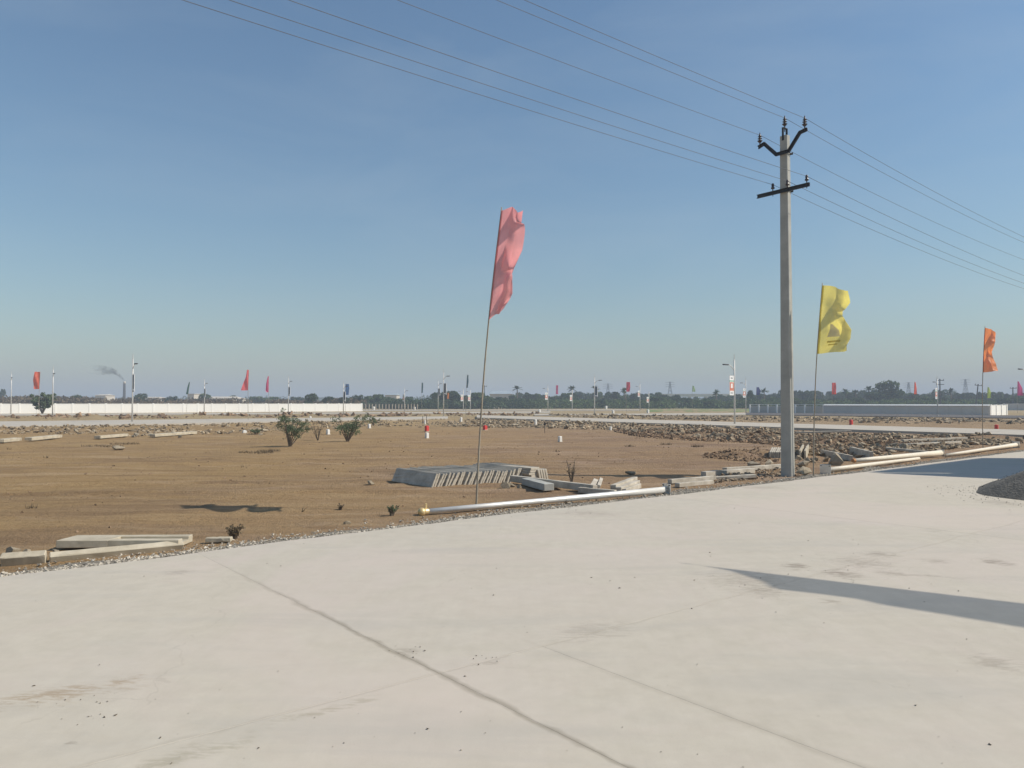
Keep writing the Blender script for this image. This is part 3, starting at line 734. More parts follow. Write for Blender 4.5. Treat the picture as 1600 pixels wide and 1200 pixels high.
# ------------------------------------------------------------------ sand heap on the road, right
def sand_heap():
    c = Vector((10.35, 12.95, 0)); vs = []; fs = []; nr, na = 26, 72
    rnd = random.Random(5)
    for i in range(nr + 1):
        for k in range(na):
            a = 2 * PI * k / na; rb = 2.15 * (1 + 0.06 * math.sin(3 * a + 1) + 0.04 * math.sin(7 * a))
            t = i / nr; r_ = rb * t
            z = 1.02 * (1 - t) ** 0.93 * (1 + 0.05 * math.sin(5 * a)) + (0.03 * (float(vnoise(9 + 6 * math.cos(a) * t * 2, 9 + 6 * math.sin(a) * t * 2)) - .5) if 0 < t < 1 else 0)
            if i == 0: z = 1.0
            z = min(z, 0.95 + 0.04 * math.sin(a * 3)); z = max(z, 0.002)
            vs.append((c.x + r_ * math.cos(a), c.y + r_ * math.sin(a), z))
    for i in range(nr):
        for k in range(na):
            fs.append((i * na + k, i * na + (k + 1) % na, (i + 1) * na + (k + 1) % na, (i + 1) * na + k)[::-1])
    o = MB().add(vs, fs).build('sand_heap', M_SAND, smooth=True)
    tag(o, 'dark heap of crusher sand on the concrete road at the right edge', 'sand heap')
    sp = []
    for _ in range(420):
        a = rnd.uniform(0, 6.28); t = rnd.random() ** 0.5; r_ = 2.15 * t * (1 + 0.06 * math.sin(3 * a + 1))
        sp.append((c.x + r_ * math.cos(a), c.y + r_ * math.sin(a), max(0.005, min(.93, 1.02 * (1 - t) ** 0.93) + 0.0), rnd.uniform(.005, .02)))
    for _ in range(260):
        a = rnd.uniform(2.2, 4.9); r_ = 2.15 + abs(rnd.gauss(0, 0.35))
        sp.append((c.x + r_ * math.cos(a), c.y + r_ * math.sin(a), 0.004, rnd.uniform(.004, .014)))
    heap('sand_lumps', 'loose lumps of dark sand on and around the heap', 'sand', sp, M_SAND, rnd)
sand_heap()

# ------------------------------------------------------------------ concrete slabs and beams
def rough(m, rng, amp=0.0012):
    """cut a builder's boxes finer and knock the edges about"""
    bm = bmesh.new(); vs = [bm.verts.new(v) for v in m.v]
    for f in m.f:
        try: bm.faces.new([vs[i] for i in f])
        except ValueError: pass
    bmesh.ops.remove_doubles(bm, verts=bm.verts[:], dist=0.0001)
    es = [e for e in bm.edges if e.calc_length() > 0.25]
    bmesh.ops.subdivide_edges(bm, edges=es, cuts=7, use_grid_fill=True)
    for v in bm.verts:
        v.co += Vector((rng.gauss(0, 1), rng.gauss(0, 1), rng.gauss(0, 1))) * amp * (1 + (3.0 if rng.random() < .06 else 0))
    bm.verts.index_update(); m.v = [tuple(v.co) for v in bm.verts]; m.f = [tuple(v.index for v in f.verts) for f in bm.faces]; bm.free(); return m
def slab_mesh(l, w, t, mat, ch=0.006): return rough(MB().box(0, 0, 0, l, w, t, None, ch), R, .0018).mesh('concrete_slab', mat)
def stack():
    a0 = GT(676, 761.5); a1 = GT(836, 749.5)
    d = (a1 - a0); d.z = 0; Lr = d.length; d.normalize(); n = Vector((-d.y, d.x, 0))    # n points to the back
    n = (n + d * -0.10).normalized()
    me = slab_mesh(1.45, 0.30, 0.043, M_SLAB)
    cnt = 35
    for k in range(cnt):
        p = a0 + d * (Lr * k / (cnt - 1)); z = zt1(p.x, p.y)
        lean = rad(29 + R.uniform(-4.5, 4.5) - 10 * max(0, (k - 20) / 13))
        up = (d * math.sin(lean) + Vector((0, 0, 1)) * math.cos(lean)); thick = up.cross(n).normalized()
        M = Matrix.Identity(4)
        nn = (n + d * R.uniform(-.02, .02)).normalized()
        for r_, ax in enumerate((nn, up, nn.cross(up).normalized())):
            for i in range(3): M[i][r_] = ax[i]
        c = p + n * (0.72 + R.uniform(-.04, .04)) + up * 0.148; c.z += z - p.z + 0.0
        M.translation = c
        o = link('concrete_slab', me); o.matrix_world = M
        if k == 0: tag(o, 'leftmost grey concrete slab of the leaning row, its dark broad face showing', 'slab', 'leaning row of concrete slabs')
        elif k == cnt - 1: tag(o, 'last concrete slab of the leaning row, nearest the flat pile', 'slab', 'leaning row of concrete slabs')
        else: tag(o, 'concrete slab inside the leaning row beside the pink flag pole', 'slab', 'leaning row of concrete slabs')
    # flat pile
    b0 = GT(838, 750.5); me2 = slab_mesh(1.5, 0.26, 0.05, M_SLAB)
    ang = math.atan2(n.y, n.x)
    names = ['bottom', 'second lowest', 'middle', 'second highest', 'topmost']
    for k in range(5):
        c = b0 + n * 0.80 + d * (0.0 + R.uniform(-.03, .03)); c.z = zt1(b0.x, b0.y) + 0.028 + 0.052 * k + 0.02
        o = link('concrete_slab', me2, None, c, (0, 0, ang + R.uniform(-.05, .05)))
        tag(o, names[k] + ' concrete slab of the flat pile ending the leaning row', 'slab', 'flat pile of concrete slabs')
    # a few leaning back against the pile
    c0 = GT(848, 752)
    for k in range(4):
        lean = rad(-14); up = (d * math.sin(lean) + Vector((0, 0, 1)) * math.cos(lean)); M = Matrix.Identity(4)
        for r_, ax in enumerate((n, up, n.cross(up).normalized())):
            for i in range(3): M[i][r_] = ax[i]
        c = c0 + d * (0.066 * k) + n * 0.5 + up * 0.125; c.z += 0.0; M.translation = c
        o = link('concrete_slab', slab_me_s); o.matrix_world = M
        tag(o, ['first', 'second', 'third', 'last'][k] + ' of four short slabs leaning on the right side of the flat pile', 'slab', 'short leaning slabs')
slab_me_s = slab_mesh(0.9, 0.26, 0.05, M_SLAB)
stack()
def beam(p0, p1, w, h, label, mat=M_SLAB, zoff=0.0, roll=0.0, group=None, cat='beam', name='concrete_beam', lift1=0.0, slot=False):
    """precast beam lying between two ground photo points"""
    a = GT(*p0); b = GT(*p1); 
    d = b - a; Lb = math.hypot(d.x, d.y); rz = math.atan2(d.y, d.x)
    key = (round(Lb, 1), w, h, mat.name, slot)
    m = MB()
    if slot:
        m.box(-Lb * 0.29, 0, 0, Lb * 0.42, w, h, None, 0.006)
        m.box(Lb * 0.21, w * 0.36, 0, Lb * 0.58 + 0.004, w * 0.28, h, None, 0.006)
        m.box(Lb * 0.21, -w * 0.36, 0, Lb * 0.58 + 0.004, w * 0.28, h, None, 0.006)
        m.box(Lb * 0.21, 0, -h * 0.22, Lb * 0.58, w * 0.45, h * 0.5)
    else:
        m.box(0, 0, 0, Lb, w, h, None, 0.007)
    rough(m, R, .0005 if slot else .0014)
    c = (a + b) / 2
    o = m.build(name, mat, None); roll += R.uniform(-.05, .05)
    o.location = (c.x, c.y, c.z + h * 0.46 + zoff + lift1 / 2); o.rotation_euler = (roll, -math.atan2(d.z + lift1, Lb), rz)
    return tag(o, label, cat, group)
beam((104, 854), (290, 853), 0.50, 0.085, 'pale precast post with a long slot lying at the left road edge', M_SLAB2, 0.02, slot=True, cat='post', name='concrete_post')
beam((2, 884), (72, 879), 0.10, 0.12, 'leftmost buff kerb board lying at the road edge', M_SLAB2, 0.0, roll=0.5, cat='kerb board', name='kerb_board')
beam((77, 878), (285, 857.5), 0.09, 0.10, 'long buff kerb board half buried in gravel before the slotted post', M_SLAB2, -0.01, roll=0.5, cat='kerb board', name='kerb_board')
beam((322, 849), (362, 848), 0.09, 0.05, 'short buff kerb fragment near the dry weed at the road edge', M_SLAB2, 0.02, cat='kerb board', name='kerb_board')
beam((800, 755), (930, 772), 0.12, 0.13, 'long pale beam running from the slab pile to the silver post', M_SLAB, 0.04)
beam((905, 771), (962, 776), 0.10, 0.10, 'short pale beam end tucked behind the silver post', M_SLAB, 0.02)
beam((822, 758), (858, 768), 0.20, 0.13, 'grey beam with a dark shaded side below the slab pile', M_PSCC, 0.02)
beam((924, 771), (930, 760), 0.10, 0.16, 'left one of two short stub blocks behind the silver post', M_SLAB, 0.0, roll=0.3, cat='block', name='concrete_block')
beam((934, 770), (938, 758), 0.07, 0.16, 'right one of two short stub blocks behind the silver post', M_SLAB, 0.0, roll=0.3, cat='block', name='concrete_block')
for k, (x0, y0, x1, y1) in enumerate([(958, 771, 992, 757), (966, 772, 996, 760), (974, 772, 998, 763)]):
    beam((x0, y0), (x1, y1), 0.11, 0.09, ['upper', 'middle', 'lower'][k] + ' of three pale blocks lying askew behind the silver post', M_SLAB, 0.07 - 0.03 * k, cat='block', name='concrete_block')
beam((1046, 757), (1116, 751), 0.12, 0.09, 'pale beam beyond the base plate of the silver post', M_SLAB, 0.02)
beam((1058, 761), (1112, 756), 0.12, 0.08, 'lower pale beam half in soil beyond the base plate of the silver post', M_SLAB, 0.0)
beam((1099, 745), (1176, 739), 0.14, 0.11, 'front pale beam left of the main pole', M_SLAB, 0.01)
beam((1132, 739), (1222, 733), 0.14, 0.10, 'rear pale beam reaching the left side of the main pole', M_SLAB, 0.03)
beam((1100, 750), (1180, 745), 0.12, 0.07, 'low pale beam lying in soil in front of the other two at the main pole', M_SLAB, -0.01)
beam((1284, 711), (1330, 721), 0.10, 0.16, 'dark sided beam slanting behind the rusty cap of the lying post', M_SLAB, 0.02)
beam((1330, 709), (1362, 718), 0.10, 0.22, 'short dark sided beam slanting behind the middle of the lying post', M_SLAB, 0.02)
beam((1405, 699), (1500, 694), 0.14, 0.08, 'thin pale beam in the rubble left of the orange flag pole', M_SLAB, 0.05)
beam((1410, 692), (1510, 688), 0.14, 0.08, 'thin pale beam behind its neighbour left of the orange flag pole', M_SLAB, 0.06)
beam((1385, 704), (1455, 711), 0.10, 0.07, 'thin beam slanting down to the plate end of the cream post', M_SLAB, 0.05)
beam((1243, 680), (1330, 678), 0.25, 0.08, 'long thin pale beam below the crossing road right of the main pole', M_SLAB, 0.1)
for k in range(6):
    beam((1203 + 3.2 * k, 716), (1207 + 3.2 * k, 708), 0.045, 0.20, 'narrow upright slab leaning in the bunch left of the main pole', M_SLAB, 0.0, group='bunch of slabs at the main pole', cat='slab', name='concrete_slab')
for k, x in enumerate((1250, 1258)):
    beam((x, 717), (x + 5, 706), 0.06, 0.26, ['left', 'right'][k] + ' one of two pale slabs on edge right behind the main pole', M_SLAB2, 0.0, cat='slab', name='concrete_slab')
for k, (p0, p1) in enumerate([((0, 693), (28, 690)), ((44, 690), (92, 685)), ((152, 687), (196, 683)), ((238, 684), (304, 679))]):
    beam(p0, p1, 0.3, 0.13, ['leftmost', 'second', 'third', 'rightmost'][k] + ' pale kerb slab along the foot of the left rubble bank', M_SLAB2, 0.05, cat='kerb slab', name='kerb_slab')

# ------------------------------------------------------------------ lamp posts lying on the ground
def lying_post(p0, p1, r0, r1, mat, label, tip, plate, z0=0.0, z1=0.0, group=None):
    a = GT(*p0); b = GT(*p1); a.z += r0 + z0; b.z += r1 + z1
    e = empty('lamp_post', (a.x, a.y, a.z), label, 'lamp post', group)
    d = (b - a); Ld = d.length; q = d.to_track_quat('X', 'Z'); e.rotation_euler = q.to_euler()
    MB().tube([(Ld * t, 0, 0) for t in (0, .25, .5, .75, 1)], [r0 + (r1 - r0) * t for t in (0, .25, .5, .75, 1)], 20).build('shaft', mat, e, True)
    if tip == 'ball':
        m = MB(); pr = []
        for i in range(9):
            th = PI * i / 8; pr.append((0.002 + 0.062 * math.sin(th), 0.062 * math.cos(th)))
        m.lathe((-0.05, 0, 0), pr, 16).build('ball_cap', M_GOLD, e, True)
        MB().tube([(-0.005, 0, 0), (0.05, 0, 0)], [r0 * 1.35, r0 * 1.2], 16).build('collar', M_GOLD, e)
        MB().box(0.03, 0.03, 0.07, 0.03, 0.02, 0.09, None, .004).build('bracket', M_GOLD, e)
    elif tip == 'cap':
        MB().tube([(-0.05, 0, 0), (0.03, 0, 0)], [r0 * .9, r0 * 1.15], 14).build('end_cap', M_RUST, e)
    if plate:
        m = MB().box(Ld + 0.008 if plate > 0 else -0.008, 0, 0, 0.012, abs(plate), abs(plate), None, 0.003).build('base_plate', M_GALV, e)
        for sy in (-1, 1):
            for sz in (-1, 1):
                MB().tube([(Ld - .01 if plate > 0 else -.03, sy * abs(plate) * .38, sz * abs(plate) * .38), (Ld + .03 if plate > 0 else .01, sy * abs(plate) * .38, sz * abs(plate) * .38)], .012, 6).build('bolt', M_STEEL, e)
        for k in range(4):
            a_ = k * PI / 2 + PI / 4; g = 0.06 if plate > 0 else -0.06; xe = Ld if plate > 0 else 0
            y1, z1_ = math.cos(a_), math.sin(a_); rr = r1 if plate > 0 else r0
            MB().add([(xe, y1 * rr, z1_ * rr), (xe, y1 * abs(plate) * .46, z1_ * abs(plate) * .46), (xe - g, y1 * rr, z1_ * rr),
                      (xe, y1 * rr + .006, z1_ * rr), (xe, y1 * abs(plate) * .46 + .006, z1_ * abs(plate) * .46), (xe - g, y1 * rr + .006, z1_ * rr)],
                     [(0, 1, 2), (3, 5, 4), (0, 3, 4, 1), (1, 4, 5, 2), (2, 5, 3, 0)]).build('gusset', M_GALV, e)
    return e
lying_post((664, 805), (1041, 774), 0.038, 0.056, M_SILVER, 'silver lamp post with a brass ball cap lying along the road edge', 'ball', 0.21, 0.015, 0.045)
lying_post((1290, 741), (1436, 719), 0.056, 0.04, M_CREAMPIPE, 'cream lamp post lying lowest, with its square plate near the yellow flag pole', None, -0.26, 0.04, 0.01)
lying_post((1334, 730), (1470, 714), 0.05, 0.085, M_CREAMPIPE, 'cream lamp post with a rusty capped end lying behind the one with the plate', 'cap', 0.2, 0.12, 0.04)
lying_post((1478, 714.5), (1588, 700), 0.045, 0.072, M_CREAMPIPE, 'cream lamp post lying on the rubble below the orange flag', None, 0.24, 0.02, 0.05)

# ------------------------------------------------------------------ plot marker stones
def marker(px, py, hpx, wpx, label, red=False, post=False):
    p = GT(px, py); s = p.y / F_PX; h = hpx * s; w = wpx * s
    e = empty('marker_stone', (p.x, p.y, p.z - 0.02), label, 'marker stone', None, ROTU + R.uniform(-.2, .2))
    m = MB().box(0, 0, h / 2, w, w, h + 0.02, None, w * 0.09)
    m.add([(-w * .4, -w * .4, h + .01), (w * .4, -w * .4, h + .01), (w * .4, w * .4, h + .01), (-w * .4, w * .4, h + .01), (0, 0, h + w * .18)], [(0, 1, 4), (1, 2, 4), (2, 3, 4), (3, 0, 4)])
    m.build('body', M_MARKR if red else M_MARKW, e)
    MB().box(0, 0, 0.02, w * 1.25, w * 1.25, 0.05, None, .01).build('footing', M_SLAB, e)
    return e
marker(667, 674.2, 9, 5.2, 'red marker stone behind the white one on the middle of the plot', True)
marker(667, 685, 9, 5, 'white marker stone directly in front of a red one on the plot')
marker(875, 690.5, 9, 5, 'white marker stone alone on bare soil right of the pink flag pole')
marker(758, 672, 7, 5.5, 'red marker stone close to the right of the pink flag pole', True)
marker(720.5, 660.5, 8.5, 3, 'tall white marker stone at the bank left of the pink flag pole')
marker(837, 664.5, 9, 3.2, 'tall white marker stone in the middle rubble bank')
marker(664, 663, 6.5, 2.2, 'thin white marker stone on the bank above the red and white pair')
marker(577, 669, 6.5, 3.6, 'white marker stone right of the second bush')
marker(512.5, 679, 8, 4.5, 'white marker stone between the two green bushes')
marker(382, 676.5, 4, 5.5, 'low white marker stone left of the first bush')
marker(954, 672.5, 6, 3, 'white marker stone sunk in the middle rubble bank near the clods')
marker(1330, 664, 8, 4.2, 'red marker stone beyond the crossing road, right of the yellow flag pole', True)
marker(1557, 672.5, 9, 4.6, 'red marker stone beyond the crossing road, right of the orange flag pole', True)
marker(485, 655, 4.5, 3, 'small white marker stone beside the left parallel road behind the bushes')
marker(584, 640.2, 4.5, 3.2, 'small white marker stone in front of the dark fence, left end')
marker(647.5, 640.4, 4.5, 3.2, 'small white marker stone in front of the dark fence, right end')
marker(843, 645, 5, 3, 'small white marker stone beyond the crossing road above the middle bank')
marker(1012.5, 645.6, 5.5, 3, 'small white marker stone under the two banner lamps of the centre')
marker(947, 639, 4.5, 3, 'small white marker stone far off right of the centre lamp')
marker(958, 646, 4.5, 3, 'small white marker stone near the foot of the far strip road')

# ------------------------------------------------------------------ flags
def flag(base, top, ct, cb, prof, color, label, depth=0.6, waves=(2.1, 5.0), side=1, Y=None, pole_r=(0.016, 0.009), seed=0, topdrop=0.0, botrise=0.0, group='flags on bamboo poles', emblem=None, trans=0.55, npx=None, fold=0.10, lit=()):
    """base, top: photo points of the pole; ct, cb: photo rows of the cloth's top and bottom at the pole; prof: [(t, width px)]"""
    b = GT(*base) if Y is None else Vector(A(base[0], base[1], Y))
    if Y is not None: b.z = zt1(b.x, b.y)
    Yd = b.y; tp = A(top[0], top[1], Yd); s = Yd / F_PX
    e = empty('flag', b, label, 'flag', group)
    d = tp - b
    nseg = 10
    bow = [Vector((0.012 * d.z * math.sin(PI * i / nseg) * (-1), 0, 0)) for i in range(nseg + 1)]
    MB().tube([Vector((0, 0, -0.1))] + [d * (i / nseg) + bow[i] for i in range(nseg + 1)], [pole_r[0]] + [pole_r[0] + (pole_r[1] - pole_r[0]) * i / nseg for i in range(nseg + 1)], 8).build('pole', M_BAMBOO, e, True)
    zt_, zb_ = A(base[0], ct, Yd).z - b.z, A(base[0], cb, Yd).z - b.z
    rnd = random.Random(seed); ph = [rnd.uniform(0, 6.28) for _ in range(6)]
    nt_, ns = (60, 30) if prof[0][1] * s > 0 and (cb - ct) > 40 else (16, 8)
    def pos(t, k):
        z = zt_ + (zb_ - zt_) * t
        f = z / d.z; i = min(int(f * nseg), nseg - 1)
        p = d * f + bow[i].lerp(bow[min(i + 1, nseg)], f * nseg - i)
        w = float(np.interp(t, [q_[0] for q_ in prof], [q_[1] for q_ in prof])) * s
        hh = abs(zb_ - zt_)
        y = -depth * k + fold * (k ** 0.8) * math.sin(waves[0] * 2 * PI * k * 0.5 + waves[1] * t + ph[0]) + 0.35 * fold * k * math.sin(9 * t + 5 * k + ph[1]) + 0.18 * fold * k * math.sin(17 * t - 8 * k + ph[2]) + 0.5 * fold * k * (abs(math.sin(6.5 * t + 3.2 * k + ph[5])) - .5)
        for (lt, lw, lk, ls) in lit:              # folds where the cloth doubles back into the sun
            y += ls * max(0.0, k - lk) * math.exp(-((t - lt - 0.12 * (k - lk)) / lw) ** 2)
        x = (b.x / b.y) * y * side * 1.0 * side + w * side * (k + 0.05 * k * math.sin(6 * PI * k + 6 * t + ph[3]))
        dz = -(topdrop * s * (1 - t) * k ** 1.3) + botrise * s * t * k ** 1.5 + 0.10 * fold * k * math.sin(7 * k + 11 * t + ph[4])
        return Vector((p.x + x, p.y + y, p.z + dz))
    m = MB(); m.v = [tuple(pos(i / nt_, j / ns)) for i in range(nt_ + 1) for j in range(ns + 1)]
    for i in range(nt_):
        for j in range(ns): m.f.append((i * (ns + 1) + j, i * (ns + 1) + j + 1, (i + 1) * (ns + 1) + j + 1, (i + 1) * (ns + 1) + j))
    cl = m.build('cloth', mat_cloth('cloth_' + color[0], color[1], trans), e, True)
    if (cb - ct) > 40:
        emblem = list(emblem or ()) + [(mat_cloth('hem_' + color[0], tuple(c_ * 0.82 for c_ in color[1]), trans * .8, 0.0), (0.0, 1.0, 0.0, 0.0, 0.07, 0.07), 'sleeve')]
    if emblem:
        # printed emblem: thin patches that follow the cloth on its near side
        for part in emblem:
            mm = MB(); pts = part[1]
            N2 = 8 if len(part) < 3 else 40
            def mp_(a, c):
                q = pos(a, c); dt = pos(min(a + .01, 1), c) - pos(max(a - .01, 0), c); dk = pos(a, min(c + .01, 1)) - pos(a, max(c - .01, 0))
                nrm = dt.cross(dk).normalized()
                if nrm.y > 0: nrm = -nrm
                return q + nrm * 0.004
            (t0, t1, l0, l1, r0, r1) = pts      # rows t0..t1, left edge l0->l1, right edge r0->r1
            for i in range(N2 + 1):
                f = i / N2; tt = t0 + (t1 - t0) * f
                for j in range(N2 + 1):
                    kk = (l0 + (l1 - l0) * f) + ((r0 + (r1 - r0) * f) - (l0 + (l1 - l0) * f)) * j / N2
                    mm.v.append(tuple(mp_(tt, kk)))
            for i in range(N2):
                for j in range(N2): mm.f.append((i * (N2 + 1) + j, i * (N2 + 1) + j + 1, (i + 1) * (N2 + 1) + j + 1, (i + 1) * (N2 + 1) + j))
            mm.build('emblem' if len(part) < 3 else part[2], part[0], cl, True)
    return e
PINK = ('pink', (0.80, 0.33, 0.32)); YELL = ('yellow', (0.80, 0.68, 0.15)); ORNG = ('orange', (0.86, 0.26, 0.06))
flag((744, 794), (784, 324), 329, 499, [(0, 31), (.12, 33), (.25, 37), (.42, 39), (.52, 33), (.62, 30), (.72, 31), (.80, 34), (.9, 27), (1, 20)], PINK,
     'tall faded pink flag on a leaning bamboo pole beside the silver post', 0.6, (2.3, 7.0), 1, seed=4, topdrop=8, botrise=10, fold=0.15, lit=[(.46, .09, .3, 1.5), (.02, .07, .55, 1.6), (.80, .07, .72, 1.4)])
M_EMB = mat_cloth('faded_print', (0.66, 0.62, 0.48), .45, 0.0)
M_EMB2 = mat_cloth('faded_lettering', (0.62, 0.52, 0.14), .5, 0.0)
flag((1271, 745), (1285, 442), 446, 553, [(0, 40), (.18, 44), (.3, 33), (.42, 32), (.52, 38), (.65, 50), (.78, 52), (.9, 47), (1, 47)], YELL,
     'yellow flag with a faded pale triangle print right of the main pole', 0.55, (1.9, 6.0), 1, seed=9, topdrop=14, botrise=3, fold=0.12, lit=[(.22, .10, .55, 1.4), (.70, .12, .82, 1.2)],
     emblem=[(M_EMB, (.56, .76, .44, .26, .50, .66)), (M_EMB2, (.82, .85, .30, .30, .72, .72)), (M_EMB2, (.87, .89, .36, .36, .66, .66))])
flag((1536, 700), (1539, 509), 512, 582, [(0, 17), (.2, 18), (.35, 16), (.5, 12), (.62, 14), (.8, 19), (1, 24)], ORNG,
     'orange flag on a thin pole near the right edge', 0.5, (1.9, 7.0), 1, seed=3, topdrop=9, botrise=2, fold=0.12, lit=[(.12, .08, .6, 1.3), (.60, .16, .45, 1.3), (.86, .08, .6, 1.1)])
FP = (0.020, 0.014)
FAR_FLAGS = [
    ((61, 648), (63, 580), 581, 608, [(0, 9), (.5, 10), (1, 9)], ('vermilion', (0.80, 0.12, 0.045)), 'vermilion flag in front of the left white wall', -1),
    ((388, 656), (389, 577), 578, 610, [(0, 3), (.4, 5), (.8, 9), (1, 11)], ('coral', (0.80, 0.13, 0.14)), 'coral flag flaring at the bottom, larger of the two over the white wall', -1),
    ((421, 646), (420, 587), 588, 613, [(0, 1.5), (.5, 4), (.9, 5), (1, 3)], ('rose', (0.72, 0.07, 0.20)), 'narrow rose flag right of the coral one over the white wall', -1),
    ((291, 638), (297, 596), 597, 616, [(0, 1.5), (.5, 3), (1, 3.5)], ('bottle_green', (0.03, 0.12, 0.09)), 'dark green flag drooping left of the coral one', -1),
    ((540, 643), (540, 599), 600, 617, [(0, 5), (.5, 6), (1, 5.5)], ('blue', (0.05, 0.14, 0.32)), 'blue flag beside the lamp at the right end of the white wall', 1),
    ((659, 638), (659, 597), 598, 614, [(0, 2), (.5, 2.6), (1, 2)], ('teal_dark', (0.04, 0.11, 0.12)), 'limp dark teal flag left of the pair of centre lamps', 1),
    ((728, 646), (730, 585), 586, 606, [(0, 2.2), (.5, 2.8), (1, 2.2)], ('slate', (0.05, 0.10, 0.13)), 'tall limp slate flag left of the pink flag pole', 1),
    ((699, 638), (699, 613), 614, 623, [(0, 2.4), (.5, 3), (1, 3)], ('amber', (0.75, 0.25, 0.06)), 'tiny amber flag among the trees behind the centre lamp', 1),
    ((869, 638), (869, 601), 602, 616, [(0, 3), (.5, 3.4), (1, 3.6)], ('fuchsia', (0.62, 0.10, 0.22)), 'small fuchsia flag before the far trees right of the pink flag pole', 1),
    ((979, 636), (979, 596), 597, 612, [(0, 5), (.5, 6.5), (1, 5)], ('crimson', (0.62, 0.035, 0.07)), 'crimson flag before the far trees left of the main pole', 1),
    ((1082, 642), (1082, 602), 603, 612, [(0, 2.5), (.5, 4), (1, 5)], ('mint', (0.35, 0.50, 0.26)), 'pale mint flag over the green field', 1),
    ((1182, 637), (1182, 604), 605, 617, [(0, 4), (.5, 7), (1, 4.5)], ('navy', (0.03, 0.04, 0.22)), 'navy flag before the trees close to the main pole', 1),
    ((1301, 637), (1300, 597), 598, 616, [(0, 6), (.5, 6.5), (1, 7)], ('red', (0.74, 0.06, 0.04)), 'red flag above the left end of the grey wall', 1),
    ((1428, 637), (1429, 596), 597, 616, [(0, 1.5), (.5, 4), (1, 4.5)], ('scarlet', (0.80, 0.10, 0.03)), 'scarlet flag right of the big round tree', 1),
    ((1543, 637), (1543, 604), 605, 622, [(0, 2.5), (.5, 5.5), (1, 6)], ('lime', (0.40, 0.52, 0.06)), 'lime green flag right of the orange flag pole', 1),
    ((1590, 637), (1590, 595), 596, 618, [(0, 2), (.5, 7.5), (1, 10)], ('magenta', (0.58, 0.035, 0.20)), 'magenta flag at the far right edge', 1),
]
for k, (b0, t0, c0, c1, pr, col_, lab, sd) in enumerate(FAR_FLAGS):
    Yf = min(4.5 * F_PX / (b0[1] - t0[1]), 170)
    flag(b0, t0, c0, c1, pr, col_, lab, 0.25, (1.7, 5.0), sd, Y=Yf, pole_r=FP, seed=20 + k, fold=0.12, group='far flags over the plots', trans=0.5)

